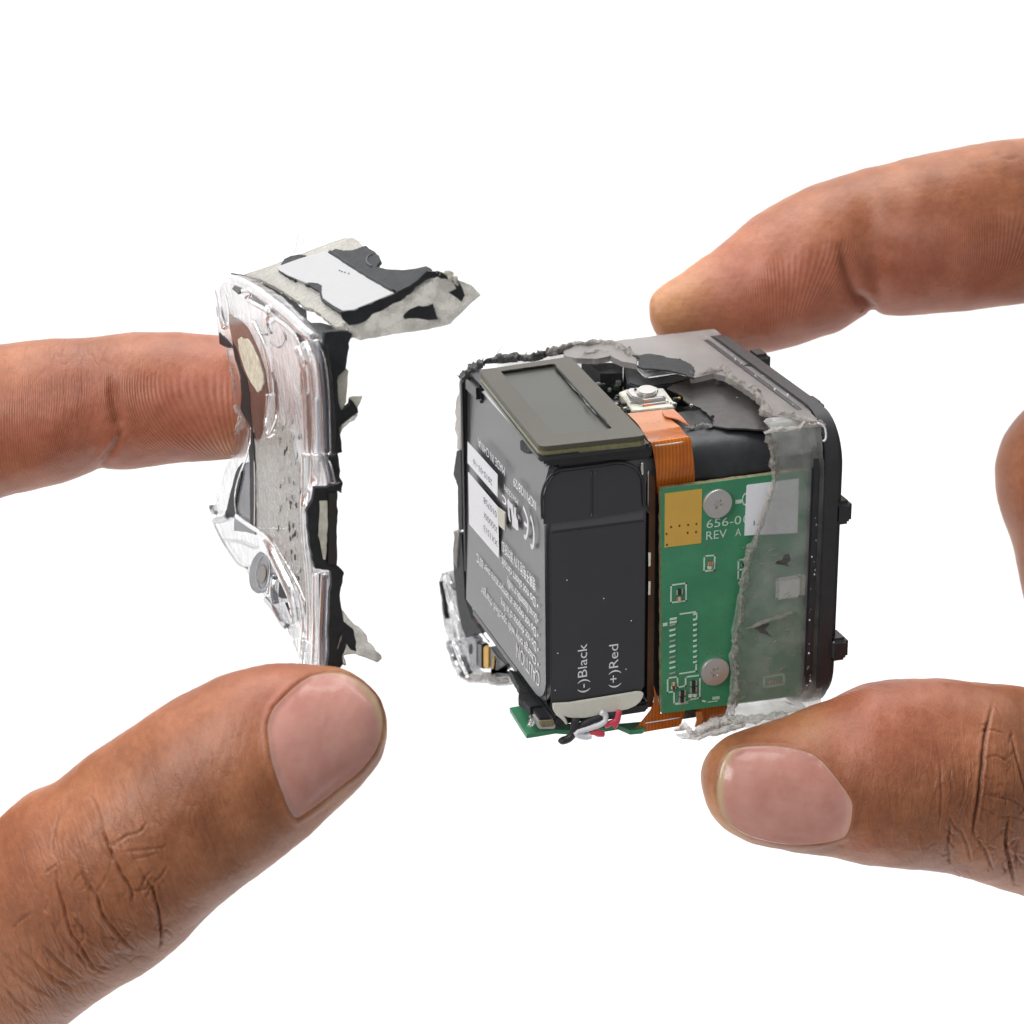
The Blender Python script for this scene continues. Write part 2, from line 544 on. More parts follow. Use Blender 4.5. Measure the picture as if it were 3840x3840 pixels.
def hand(name, label, digits, group=None):
    V = np.concatenate([d.V for d in digits]); off = 0; F = []
    for d in digits:
        F.append(d.F + off); 
        # cap at the tip
        off += len(d.V)
    me = bpy.data.meshes.new(name)
    F = np.concatenate(F)
    me.vertices.add(len(V)); me.vertices.foreach_set('co', V.astype(np.float32).ravel())
    me.loops.add(len(F) * 4); me.loops.foreach_set('vertex_index', F.astype(np.int32).ravel())
    me.polygons.add(len(F)); me.polygons.foreach_set('loop_start', np.arange(0, len(F) * 4, 4, dtype=np.int32))
    me.update(calc_edges=True); me.validate()
    me.polygons.foreach_set('use_smooth', np.ones(len(me.polygons), bool))
    ca = me.color_attributes.new('skin', 'FLOAT_COLOR', 'POINT')
    C = np.concatenate([np.stack([np.clip(d.pink, 0, 1), np.clip(d.dark, 0, 1), np.clip(d.ridge, 0, 1), np.clip(d.pale, 0, 1)], 1) for d in digits])
    ca.data.foreach_set('color', C.astype(np.float32).ravel())
    ru = me.attributes.new('ruv', 'FLOAT_VECTOR', 'POINT')
    R = np.concatenate([d.ruv for d in digits])
    ru.data.foreach_set('vector', R.astype(np.float32).ravel())
    wu = me.attributes.new('wuv', 'FLOAT_VECTOR', 'POINT')
    W_ = np.concatenate([np.stack([d.al, d.an * np.maximum(d.rad, .4), d.wrk], 1) for d in digits])
    wu.data.foreach_set('vector', W_.astype(np.float32).ravel())
    me.materials.append(SKIN)
    o = bpy.data.objects.new(name, me); COL.objects.link(o)
    o['label'] = label; o['category'] = 'hand'
    if group: o['group'] = group
    return o

def finish_digit(d, seed):
    d.V = d.V + d.N * (fbm(d.V, .9, seed) * .035 + fbm(d.V, 5, seed + 1) * .006)[:, None]
    # ridge field: bands across the finger bending into arches towards the pad
    if not hasattr(d, 'ruv'):
        x = d.al; y = (d.an - 1.3) * d.rad
        bend = .35 * np.sin(x * 2.1 + seed) * np.cos(y * 1.3) + .5 * (y ** 2) * .5
        d.ruv = np.stack([(x + bend) * 21 / 6.283 * 2.9, y * 1.0, np.zeros_like(x)], 1)

# right hand: index finger from above, thumb from below
rt_i = Digit(h3([(48, 935)])[0],
    [(h3([a])[0], h3([b])[0]) for a, b in [((58, 885), (60, 1030)), ((100, 842), (105, 1105)), ((170, 790), (190, 1150)), ((270, 724), (290, 1180)),
     ((370, 655), (400, 1195)), ((470, 565), (530, 1188)), ((580, 475), (650, 1168)), ((700, 405), (780, 1130)), ((830, 343), (900, 1085)), ((960, 298), (1030, 1032)),
     ((1055, 268), (1165, 940)), ((1180, 230), (1245, 962)), ((1350, 190), (1370, 970)), ((1600, 143), (1620, 958)), ((1932, 90), (1932, 912)), ((2300, 40), (2250, 900)), ((2750, 20), (2600, 960))]],
    [29.6, 29.7, 29.8, 29.9, 30, 30, 30, 30, 30, 30, 30, 30, 30, 30, 30, 30.5, 31.5], k=.86)
rt_t = Digit(h2([(305, 712)])[0],
    [(h2([a])[0], h2([b])[0]) for a, b in [((311, 645), (312, 790)), ((338, 578), (338, 868)), ((385, 525), (385, 937)), ((450, 482), (455, 992)), ((560, 440), (570, 1040)), ((700, 392), (710, 1068)),
     ((850, 337), (850, 1085)), ((990, 288), (1000, 1103)), ((1130, 226), (1130, 1130)), ((1270, 203), (1280, 1152)), ((1430, 201), (1420, 1162)), ((1600, 207), (1560, 1176)), ((1800, 222), (1720, 1225)),
     ((1960, 242), (1900, 1280)), ((2300, 290), (2250, 1370)), ((2800, 380), (2700, 1500))]],
    [26.2, 26.2, 26.2, 26.2, 26.3, 26.3, 26.3, 26.3, 26.3, 26.4, 26.4, 26.5, 26.6, 26.8, 27.2, 28], k=.78, nr=560, nc=420)
rt_m = Digit((4010, 1440),
    [((3925, 1478), (4120, 1460)), ((3845, 1536), (4220, 1520)), ((3790, 1600), (4280, 1620)), ((3758, 1665), (4300, 1750)), ((3742, 1745), (4310, 1850)), ((3744, 1830), (4320, 1950)), ((3762, 1915), (4330, 2050)),
     ((3790, 2000), (4340, 2150)), ((3810, 2085), (4350, 2250)), ((3835, 2200), (4360, 2350)), ((3870, 2330), (4380, 2480)), ((3930, 2520), (4420, 2650)), ((4050, 2800), (4600, 2900))],
    [30.6] * 13, k=.9, nr=110, nc=120)
lf_i = Digit(h4([(2262, 760)])[0],
    [(h4([a])[0], h4([b])[0]) for a, b in [((2245, 650), (2245, 860)), ((2190, 520), (2200, 950)), ((2090, 400), (2120, 1040)), ((1950, 310), (1980, 1120)), ((1780, 255), (1800, 1170)), ((1600, 222), (1600, 1195)),
     ((1430, 210), (1420, 1213)), ((1250, 209), (1240, 1232)), ((1060, 218), (1060, 1250)), ((880, 231), (900, 1250)), ((740, 243), (765, 1242)), ((590, 253), (650, 1292)), ((400, 262), (430, 1365)),
     ((200, 272), (220, 1413)), ((0, 295), (0, 1466)), ((-300, 330), (-300, 1560)), ((-800, 380), (-700, 1720)), ((-1300, 500), (-1100, 1900))]],
    [27.7, 27.7, 27.8, 27.9, 28, 28, 28, 28, 28, 28, 28, 28, 28, 28, 28, 28.2, 28.6, 29.2], k=.84)
lf_t = Digit(h1([(1868, 440)])[0],
    [(h1([a])[0], h1([b])[0]) for a, b in [((1850, 335), (1861, 532)), ((1800, 243), (1835, 600)), ((1700, 170), (1785, 668)), ((1560, 136), (1700, 752)), ((1380, 125), (1590, 850)), ((1180, 152), (1470, 950)),
     ((980, 230), (1330, 1065)), ((800, 325), (1170, 1185)), ((620, 440), (1010, 1315)), ((440, 555), (860, 1465)), ((270, 684), (700, 1598)), ((130, 745), (560, 1690)), ((-5, 858), (400, 1805)),
     ((-150, 960), (250, 1925)), ((-400, 1080), (50, 2080)), ((-900, 1250), (-300, 2400))]],
    [23.9, 23.9, 23.9, 23.9, 23.9, 23.9, 23.9, 24, 24.1, 24.2, 24.3, 24.4, 24.6, 24.8, 25.2, 26.2], k=.76, nr=560, nc=420)

def palm(tip, pairs, depths, k):
    d = Digit(tip, pairs, depths, k=k, nr=70, nc=90); d.ruv = np.zeros((len(d.V), 3)); return d
rt_p = palm((4450, 300), [((4250, 450), (4800, 350)), ((4150, 800), (5300, 600)), ((4200, 1500), (5700, 1300)), ((4250, 2300), (5800, 2200)), ((4100, 3000), (5700, 3100)), ((4400, 3700), (5600, 3700)), ((4900, 4300), (5700, 4300))], [31, 31, 30.5, 30, 29.5, 29.5, 30], .38)
lf_p = palm((-900, 1000), [((-1300, 1050), (-700, 1100)), ((-1900, 1300), (-560, 1350)), ((-2300, 2000), (-500, 2000)), ((-2400, 2800), (-480, 2900)), ((-2200, 3700), (-500, 3700)), ((-1900, 4400), (-800, 4400)), ((-1900, 5200), (-1000, 5200))], [29, 28.8, 28.4, 28, 27.4, 27.4, 28], .38)
def curled(tip, pairs, z, k=.9):
    return palm(tip, pairs, [z] * len(pairs), k)
rt_c = [curled((4050, 2300), [((3990, 2340), (4120, 2350)), ((3960, 2500), (4300, 2500)), ((4000, 2700), (4500, 2650)), ((4150, 2900), (4800, 2800))], 32.2)]
lf_c = [curled((-420, 1900), [((-480, 1820), (-470, 2000)), ((-700, 1700), (-680, 2180)), ((-1100, 1700), (-1100, 2250))], 30.2),
        curled((-480, 2450), [((-530, 2360), (-530, 2540)), ((-760, 2240), (-740, 2700)), ((-1150, 2240), (-1150, 2740))], 30.4)]
NAILS = {}
NAILS['lt'] = h1([(1500, 178), (1570, 163), (1640, 163), (1700, 180), (1760, 215), (1808, 265), (1838, 330), (1848, 400), (1838, 470), (1805, 550), (1740, 632), (1650, 705), (1560, 775), (1490, 825), (1432, 858),
                  (1400, 825), (1368, 750), (1335, 660), (1308, 570), (1296, 480), (1292, 410), (1318, 335), (1380, 268), (1440, 215)])
NAILS['rt'] = h2([(450, 563), (520, 538), (620, 532), (720, 538), (830, 560), (905, 602), (960, 660), (1010, 725), (1045, 775), (1068, 825), (1066, 885), (1054, 945), (1028, 990), (965, 1013), (890, 1025), (790, 1030), (680, 1020),
                  (565, 992), (485, 952), (425, 900), (396, 840), (386, 765), (392, 695), (412, 620)])
def nail_bed(d, poly):
    ins = inside(d.px, poly) & (d.N @ FWD < -0.05)
    dist = pdist(d.px, list(poly) + [poly[0]])
    g = np.where(ins, 1 - np.exp(-(dist / 14) ** 2), 0)
    d.V = d.V - d.N * (g * .024)[:, None]
    out = np.where(~ins & (d.N @ FWD < -0.05), np.exp(-((dist - 10) / 13) ** 2), 0)
    d.V = d.V + d.N * (out * .013)[:, None]
    d.dark = np.maximum(d.dark, np.exp(-(dist / 4.5) ** 2) * .10 * (d.N @ FWD < 0))

# surface features -------------------------------------------------
# left thumb: dorsal side with knuckle folds
t = lf_t
t.swell(h1([(600, 1120)])[0], 260, .10)
t.swell(h1([(1150, 620)])[0], 240, .05)
bvh_src = {}
CR_LT = [([(500, 880), (520, 950), (555, 1040), (590, 1120), (625, 1185), (630, 1250)], .040, 5, .55),
         ([(555, 990), (620, 950), (690, 930), (720, 880)], .018, 4, .35), ([(570, 1020), (680, 1005), (790, 1000), (830, 985)], .014, 4, .3),
         ([(640, 1050), (720, 1040), (800, 1020)], .012, 4, .25), ([(625, 1190), (690, 1190), (715, 1150)], .02, 4, .35),
         ([(690, 1130), (735, 1170), (765, 1260), (778, 1350), (785, 1440), (775, 1500)], .036, 5, .5), ([(735, 1165), (780, 1130), (820, 1080)], .014, 4, .25),
         ([(400, 1050), (430, 1150), (480, 1230), (500, 1310), (550, 1370), (600, 1430), (650, 1480)], .036, 5, .5),
         ([(285, 1060), (290, 1180), (320, 1270), (340, 1380), (390, 1460), (450, 1560), (520, 1600)], .032, 5, .45),
         ([(360, 1330), (400, 1380), (415, 1430)], .024, 4, .4), ([(440, 750), (480, 820), (510, 900)], .014, 5, .25), ([(300, 830), (270, 960), (270, 1020)], .012, 5, .2),
         ([(480, 1210), (510, 1160), (540, 1120)], .012, 4, .2), ([(500, 1420), (560, 1430), (620, 1460)], .012, 4, .2), ([(520, 1330), (600, 1340), (680, 1390)], .010, 4, .15),
         ([(50, 1400), (120, 1340), (160, 1320)], .016, 5, .3), ([(90, 1480), (180, 1560), (280, 1640), (360, 1680)], .018, 6, .3), ([(30, 1560), (130, 1650), (240, 1720)], .016, 6, .25),
         ([(200, 1450), (300, 1560), (420, 1640)], .014, 6, .25), ([(270, 1380), (360, 1500), (470, 1600)], .012, 5, .2), ([(10, 1660), (90, 1750), (170, 1800)], .014, 6, .2),
         ([(0, 1490), (70, 1560), (140, 1620)], .012, 6, .2)]
def tributaries(CR_, seed, n, L0, L1):
    rr = random.Random(seed); out = []
    for l, dp, w, dk in CR_:
        if dp < .02: continue
        for _ in range(n):
            k_ = rr.randrange(len(l) - 1); f_ = rr.random()
            x = l[k_][0] + (l[k_ + 1][0] - l[k_][0]) * f_; y = l[k_][1] + (l[k_ + 1][1] - l[k_][1]) * f_
            a = math.atan2(l[k_ + 1][1] - l[k_][1], l[k_ + 1][0] - l[k_][0]) + rr.choice((-1, 1)) * rr.uniform(.3, 1.3)
            L = rr.uniform(L0, L1)
            out.append(([(x, y), (x + L * .5 * math.cos(a), y + L * .5 * math.sin(a)), (x + L * math.cos(a + rr.uniform(-.5, .5)), y + L * math.sin(a + rr.uniform(-.5, .5)))], rr.uniform(.006, .016), 4.2, rr.uniform(.12, .28)))
    return out
CR_LT += tributaries(CR_LT, 5, 7, 30, 95)
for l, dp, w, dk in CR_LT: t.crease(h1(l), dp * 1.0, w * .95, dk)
t.blob(h1([(600, 1180)])[0], 330, 'wrk', .45); t.blob(h1([(200, 1600)])[0], 300, 'wrk', .6); t.blob(h1([(1150, 800)])[0], 260, 'wrk', .25)
for i in range(9):       # fine skin lines radiating over the knuckle
    rr = random.Random(100 + i)
    x, y = rr.uniform(120, 820), rr.uniform(860, 1620)
    a = rr.uniform(.6, 1.5) if x < 500 else rr.uniform(-.5, 1.2)
    L = rr.uniform(40, 120)
    pts = [(x, y), (x + L * .5 * math.cos(a) + rr.uniform(-8, 8), y + L * .5 * math.sin(a)), (x + L * math.cos(a + .3), y + L * math.sin(a + .3))]
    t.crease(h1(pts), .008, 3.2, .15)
nail_bed(t, NAILS['lt'])
t.blob(h1([(1350, 260)])[0], 190, 'pink', .7); t.blob(h1([(900, 420)])[0], 200, 'pink', .25); t.blob(h1([(1500, 860)])[0], 110, 'pink', .35); t.blob(h1([(100, 1050)])[0], 260, 'pink', .3)
t.blob(h1([(1300, 1000)])[0], 130, 'pale', .08); t.blob(h1([(1850, 450)])[0], 60, 'pale', .6); t.blob(h1([(1640, 140)])[0], 60, 'pale', .4); t.blob(h1([(1650, 800)])[0], 90, 'pale', .35)
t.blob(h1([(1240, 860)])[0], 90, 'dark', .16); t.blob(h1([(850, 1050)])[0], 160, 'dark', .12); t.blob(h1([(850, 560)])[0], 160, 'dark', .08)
band = np.clip(1 - np.abs(pdist(t.px, h1([(1200, 120), (900, 240), (600, 420), (300, 640)]))) / 60, 0, 1)
t.ridge = np.maximum(t.ridge, band * .9)
# right thumb
t = rt_t
t.swell(h2([(1750, 800)])[0], 230, .08)
CR_RT = [([(1775, 300), (1760, 380), (1740, 450), (1725, 540), (1715, 630), (1700, 700), (1690, 780), (1675, 870), (1670, 950), (1680, 1000)], .045, 6, .6),
         ([(1870, 440), (1880, 560), (1895, 680), (1910, 780), (1925, 880)], .030, 5, .45), ([(1840, 870), (1828, 960), (1835, 1050), (1860, 1160), (1875, 1250)], .040, 6, .55),
         ([(1560, 880), (1555, 960), (1550, 1040), (1555, 1130)], .022, 6, .35), ([(1510, 620), (1512, 740), (1510, 860), (1500, 960)], .012, 5, .22), ([(1560, 650), (1562, 760)], .010, 5, .18),
         ([(1710, 770), (1790, 780), (1850, 800), (1920, 850)], .020, 4, .35), ([(1720, 600), (1790, 590), (1860, 640)], .014, 4, .28), ([(1780, 885), (1850, 880), (1930, 900)], .014, 4, .28),
         ([(1690, 830), (1750, 860), (1780, 880)], .014, 4, .25), ([(1700, 470), (1760, 460), (1830, 480)], .01, 4, .2), ([(1690, 980), (1740, 1060), (1780, 1150)], .02, 5, .3),
         ([(1900, 980), (1880, 1060), (1890, 1150)], .02, 5, .3), ([(1600, 930), (1640, 1010), (1660, 1100)], .014, 5, .22)]
CR_RT += tributaries(CR_RT, 6, 7, 30, 90)
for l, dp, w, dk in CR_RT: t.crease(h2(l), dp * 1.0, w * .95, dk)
t.blob(h2([(1800, 800)])[0], 250, 'wrk', .5); t.blob(h2([(1350, 900)])[0], 260, 'wrk', .25)
for i in range(9):
    rr = random.Random(300 + i)
    x, y = rr.uniform(1560, 1930), rr.uniform(500, 1180)
    a = rr.uniform(-.5, .6) if rr.random() < .6 else rr.uniform(1.2, 1.9)
    L = rr.uniform(30, 100)
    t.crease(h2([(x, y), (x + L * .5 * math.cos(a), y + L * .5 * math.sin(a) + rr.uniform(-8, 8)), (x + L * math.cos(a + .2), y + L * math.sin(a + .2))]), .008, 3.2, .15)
nail_bed(t, NAILS['rt'])
t.blob(h2([(1130, 430)])[0], 230, 'pink', .75); t.blob(h2([(1500, 330)])[0], 200, 'pink', .5); t.blob(h2([(1150, 1070)])[0], 120, 'pink', .4)
t.blob(h2([(340, 850)])[0], 90, 'pale', .5); t.blob(h2([(430, 1000)])[0], 90, 'pale', .5); t.blob(h2([(380, 560)])[0], 70, 'pale', .3)
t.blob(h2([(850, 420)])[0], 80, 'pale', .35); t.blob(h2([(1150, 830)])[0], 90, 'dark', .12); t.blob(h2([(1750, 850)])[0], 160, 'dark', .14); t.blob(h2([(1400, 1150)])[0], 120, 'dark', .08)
band = np.clip(1 - pdist(t.px, h2([(960, 300), (1130, 230), (1350, 215), (1900, 260)])) / 55, 0, 1)
t.ridge = np.maximum(t.ridge, band)
t.ridge = np.maximum(t.ridge, .5 * np.clip(1 - pdist(t.px, h2([(1250, 330), (1600, 330), (1850, 380)])) / 70, 0, 1))
# right index: palm side, crease at the first joint
t = rt_i
for l, dp, w, dk in [([(1010, 640), (1030, 720), (1055, 800), (1080, 870), (1130, 910), (1175, 940)], .06, 20, .16), ([(1085, 880), (1100, 930), (1110, 960)], .02, 6, .2), ([(1100, 880), (1150, 905), (1200, 930)], .02, 6, .2),
                     ([(1870, 110), (1880, 170), (1860, 220)], .02, 5, .3), ([(1810, 140), (1790, 190)], .014, 5, .25)]:
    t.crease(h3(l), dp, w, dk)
t.blob(h3([(560, 900)])[0], 300, 'pink', .95); t.blob(h3([(950, 880)])[0], 200, 'pink', .6); t.blob(h3([(1350, 760)])[0], 230, 'pink', .75); t.blob(h3([(1800, 720)])[0], 260, 'pink', .8)
t.blob(h3([(110, 950)])[0], 130, 'pale', .55); t.blob(h3([(250, 780)])[0], 110, 'pale', .25); t.blob(h3([(1300, 300)])[0], 260, 'dark', .10); t.blob(h3([(640, 480)])[0], 130, 'dark', .06)
t.ridge = np.maximum(t.ridge, np.clip((t.px[:, 1] - (450 + np.interp(t.px[:, 0], [2400, 2900, 3400, 3840], [800, 500, 330, 300]) * 1.0)) / 90, 0, 1))
# left index
t = lf_i
for l, dp, w, dk in [([(850, 560), (860, 660), (880, 770), (900, 870), (925, 940)], .05, 20, .16), ([(760, 1245), (820, 1150), (880, 1060), (925, 960)], .03, 12, .15), ([(760, 1180), (830, 1090)], .02, 6, .2)]:
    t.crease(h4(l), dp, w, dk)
t.blob(h4([(1450, 800)])[0], 280, 'pink', .9); t.blob(h4([(1800, 700)])[0], 200, 'pink', .6); t.blob(h4([(550, 850)])[0], 240, 'pink', .8); t.blob(h4([(50, 1000)])[0], 200, 'pink', .5); t.blob(h4([(1750, 1100)])[0], 80, 'pale', .4)
t.blob(h4([(600, 330)])[0], 200, 'dark', .10)
t.ridge = np.maximum(t.ridge, np.clip((t.px[:, 1] - 1380) / 90, 0, 1)); t.blob(h4([(500, 380)])[0], 300, 'wrk', .3)
rt_m.blob((3860, 1850), 180, 'pink', .3)
for i, d in enumerate((rt_i, rt_t, rt_m, lf_i, lf_t, rt_p, lf_p, *rt_c, *lf_c)): finish_digit(d, 11 + i * 7)
hand_r = hand('hand', 'brown-skinned hand gripping the opened camera body between fingertip above and thumb below', [rt_i, rt_t, rt_m, rt_p] + rt_c)
hand_l = hand('hand', 'brown-skinned hand pinching the torn-off clear shell piece on its thumb tip', [lf_i, lf_t, lf_p] + lf_c)

# fingernails
def nail_mat():
    k = NT('fingernail')
    at = k.add('ShaderNodeAttribute', attribute_name='zone'); sep = k.add('ShaderNodeSeparateColor'); k.link(at.outputs['Color'], sep.inputs[0])
    free, lun, edge = sep.outputs
    c = k.ramp(k.noise(1.7, 4), [(.3, (.43, .185, .145)), (.7, (.56, .285, .235))])
    c = k.mix(lun, c, (.50, .31, .27))
    c = k.mix(free, c, (.50, .36, .22))
    c = k.mix(edge, c, (.46, .28, .19))
    k.link(c, k.b.inputs['Base Color'])
    k.b.inputs['Roughness'].default_value = .23
    k.b.inputs['Coat Weight'].default_value = .15
    k.b.inputs['Specular IOR Level'].default_value = .45
    k.b.inputs['Subsurface Weight'].default_value = .15
    k.b.inputs['Subsurface Radius'].default_value = (.1, .05, .03)
    k.link(k.bump(k.noise(9, 5, .7), .35, .012), k.b.inputs['Normal'])
    return k.m
NAILM = nail_mat()
def nail(parent, d, poly, freedir, cutdir):
    tri = BVHTree.FromPolygons([tuple(v) for v in d.V0.reshape(-1, 3)], [tuple(map(int, f)) for f in d.F])
    P = np.array(poly, float)
    # smooth resample
    n = len(P); s = np.linspace(0, n, 120, endpoint=False)
    ext = np.vstack([P[-1:], P, P[:2]])
    Q = spline(ext, s + 1)
    c = Q.mean(0)
    V, C, NR = [], [], 22
    fd = np.array(freedir) / np.hypot(*freedir)
    proj = (Q - c) @ fd
    pm, pn = proj.max(), proj.min()
    for i in range(NR + 1):
        r = math.sin(math.pi / 2 * i / NR) if i < NR else 1.0
        for q in Q:
            p = c + (q - c) * r
            o = Vector(CAMP); dr = Vector(CR @ np.array([(p[0] - CX) / FPX, (p[1] - CX) / FPX, 1.0])).normalized()
            hit, nn, _, _ = tri.ray_cast(o, dr)
            if hit is None:
                hit, nn, _, _ = tri.find_nearest(o + dr * 25)
            if nn.dot(dr) > 0: nn = -nn
            nn = (nn * .8 - dr * .45).normalized()
            a = ((p - c) @ fd); t_ = (a - pn) / (pm - pn)
            lift = .028 * (1 - r ** 4) + .002
            V.append(hit + nn * (lift + .012 * max(0, t_ - .7)))
            fr = np.clip((t_ + .30 * r ** 6 - 1.04) * 7, 0, 1) * (r > .85)
            C.append((fr, np.clip((.13 - t_) * 6, 0, 1) * .7, np.clip((r - .965) * 40, 0, 1) * .8, 1))
    m = len(Q); F = []
    for i in range(NR):
        for j in range(m):
            F.append((i * m + j, i * m + (j + 1) % m, (i + 1) * m + (j + 1) % m, (i + 1) * m + j))
    # skirt down into the nail bed
    base = len(V)
    for j in range(m):
        V.append(V[NR * m + j] + Vector(FWD) * .06); C.append(C[NR * m + j])
    for j in range(m):
        F.append((NR * m + j, NR * m + (j + 1) % m, base + (j + 1) % m, base + j))
    o = mesh_obj('fingernail', V, F, NAILM, parent, smooth=True)
    ca = o.data.color_attributes.new('zone', 'FLOAT_COLOR', 'POINT')
    ca.data.foreach_set('color', np.array(C, np.float32).ravel())
    return o
lf_t.V0 = lf_t.V; rt_t.V0 = rt_t.V
nail(hand_l, lf_t, NAILS['lt'], (1, -.55), (-1, .55))
nail(hand_r, rt_t, NAILS['rt'], (-1, -.1), (1, .1))
# ------------------------------------------------------------------ device materials
M_BATT = plain('battery_wrap', (.040, .041, .047), rough=.36, spec=.5, var=.06, vscale=2, bump=.06, bscale=60, bdist=.003, rvar=.04)
M_CELL = plain('battery_label_sheet', (.060, .060, .066), rough=.32, spec=.7, ior=1.65, var=.05, vscale=2, bump=.05, bscale=60, bdist=.003, rvar=.03)
M_BLACK = plain('black_plastic', (.020, .021, .024), rough=.34, spec=.5, var=.25, vscale=5, bump=.25, bscale=14, bdist=.01)
M_MATTE = plain('black_liner', (.022, .023, .025), rough=.55, spec=.22, var=.3, vscale=7, bump=.5, bscale=22, bdist=.012)
M_BEZEL = plain('bezel_plastic', (.026, .026, .029), rough=.42, spec=.45, var=.12, vscale=8, bump=.12, bscale=120, bdist=.003)
M_LINER = plain('torn_liner_sheet', (.026, .023, .021), rough=.32, spec=.4, var=.2, vscale=3, bump=.25, bscale=9, bdist=.015)
M_WHITE = plain('white_print', (.78, .78, .82), rough=.5, spec=.3, var=.03, bump=0)
M_PRINT = plain('grey_white_print', (.95, .95, .97), rough=.6, spec=.2, var=.02, bump=0)
M_LABEL = plain('paper_label', (.86, .87, .91), rough=.5, spec=.3, var=.03, vscale=20, bump=.1, bscale=80)
M_FOAM = plain('cream_foam', (.70, .69, .60), rough=.75, spec=.2, var=.05, vscale=18, bump=.35, bscale=70, bdist=.006)
M_CREAM = plain('cream_plastic', (.55, .53, .45), rough=.5, spec=.4, var=.25, vscale=9, bump=.5, bscale=25, bdist=.01)
M_ADHES = plain('dried_adhesive', (.58, .53, .42), rough=.6, spec=.3, var=.3, vscale=14, bump=.6, bscale=30, bdist=.012)
M_GOLD = plain('gold_pad', (.72, .44, .085), rough=.5, spec=.5, metal=.25, var=.04, vscale=4, bump=.05, bscale=60)
M_STEEL = plain('steel', (.60, .58, .56), rough=.34, metal=.85, var=.06, vscale=6, bump=.15, bscale=30, bdist=.004)
M_CHROME = plain('bright_metal', (.80, .79, .76), rough=.16, metal=1, var=.05, bump=.15, bscale=15, bdist=.004, rvar=.08)
M_SILK = plain('silkscreen', (.56, .72, .60), rough=.5, spec=.3, var=.1, vscale=30, bump=0)
M_RED = plain('red_wire', (.62, .055, .095), rough=.35, spec=.5, var=.08, bump=.1)
M_WHITEWIRE = plain('white_wire', (.74, .74, .78), rough=.32, spec=.5, var=.04, bump=.1)
M_BLACKWIRE = plain('black_wire', (.028, .029, .032), rough=.45, spec=.4, var=.1, bump=.2)
M_EDGE = plain('board_edge', (.20, .17, .09), rough=.6, var=.35, vscale=18, bump=.4, bscale=40)
M_STICKER = plain('white_sticker', (.37, .37, .375), rough=.55, spec=.3, var=.02, vscale=9, bump=.12, bscale=26, bdist=.006)
M_DARKGRN = plain('dark_components', (.035, .045, .032), rough=.35, spec=.6, var=.6, vscale=12, bump=.6, bscale=20, bdist=.02)

def board_mat():
    k = NT('green_circuit_board')
    base = k.ramp(k.noise(1.6, 5, .6), [(.3, (.036, .205, .098)), (.6, (.050, .265, .130)), (.8, (.08, .32, .155))])
    br = k.ramp(k.noise(7, 5, .75), [(.60, (0, 0, 0)), (.72, (1, 1, 1))])
    c = k.mix(k.math('MULTIPLY', br, .45), base, (.10, .11, .050))
    vo = k.add('ShaderNodeTexVoronoi'); vo.inputs['Scale'].default_value = 10
    k.link(k.coords(), vo.inputs['Vector'])
    dots = k.math('LESS_THAN', vo.outputs['Distance'], .16)
    c = k.mix(k.math('MULTIPLY', dots, .45), c, (.16, .09, .04))
    k.link(c, k.b.inputs['Base Color'])
    k.b.inputs['Roughness'].default_value = .38
    wv = k.noise(16, 3)
    k.link(k.bump(wv, .12, .006), k.b.inputs['Normal'])
    return k.m
M_BOARD = board_mat()

def flex_mat():
    k = NT('orange_flex_cable')
    w = k.add('ShaderNodeTexWave', wave_type='BANDS', bands_direction='X'); w.inputs['Scale'].default_value = 7.5
    w.inputs['Distortion'].default_value = .2
    k.link(k.coords(), w.inputs['Vector'])
    st = k.ramp(w.outputs['Fac'], [(.42, (0, 0, 0)), (.58, (1, 1, 1))])
    n = k.ramp(k.noise(1.8, 3), [(.35, (.42, .088, .003)), (.65, (.70, .180, .006))])
    c = k.mix(k.math('MULTIPLY', st, .45), n, (.22, .060, .010))
    k.link(c, k.b.inputs['Base Color'])
    k.b.inputs['Roughness'].default_value = .2
    k.b.inputs['Metallic'].default_value = .15
    k.b.inputs['Coat Weight'].default_value = .2
    k.link(k.bump(st, .25, .004), k.b.inputs['Normal'])
    return k.m
M_FLEX = flex_mat()
M_FLEXPLAIN = plain('peach_flex', (.50, .165, .045), rough=.3, spec=.5, var=.08, vscale=4, bump=.1, coat=.3)
M_FLEXDARK = plain('brown_flex_edge', (.115, .038, .010), rough=.35, var=.3, vscale=4, bump=.2)

M_SMOKE = plastic_clear('smoky_shell', (.62, .59, .57), .30, (.40, .66), (.37, .34, .33), mscale=.9, bump=.12, bscale=30, bd=.004)
M_FROST = plastic_clear('frosted_shell', (.90, .91, .90), .25, (.12, .36), (.66, .67, .64), mscale=1.6, thru=.72, ior=1.2, bump=.10, bscale=22, bd=.006, lo=.4, hi=.75)
M_CRUMB = plastic_clear('crumbled_plastic_edge', (.72, .70, .68), .28, (.25, .8), (.52, .47, .42), mscale=14, bump=.8, bscale=26, bd=.03)
M_CRUMBD = plain('dark_torn_edge', (.07, .07, .068), rough=.4, spec=.5, var=.7, vscale=11, bump=.8, bscale=26, bdist=.03)
M_CLEAR = plastic_clear('clear_plastic', (.96, .96, .97), .03, (.02, .22), (.50, .49, .49), mscale=2.6, bump=.35, bscale=5, bd=.03, lo=.5, hi=.8)
M_CLEARC = plastic_clear('cracked_clear_plastic', (.86, .86, .88), .05, (.08, .65), (.42, .42, .43), mscale=4.5, bump=.7, bscale=9, bd=.04, lo=.42, hi=.62)
M_CLEARB = plastic_clear('beige_clear_sheet', (.80, .78, .72), .18, (.35, .80), (.43, .41, .365), mscale=3.5, bump=.4, bscale=14, bd=.02)
M_SMUDGE = plastic_clear('scuffed_clear_plastic', (.88, .87, .86), .10, (.12, .75), (.50, .475, .44), mscale=5.5, bump=.6, bscale=16, bd=.02, lo=.38, hi=.62)
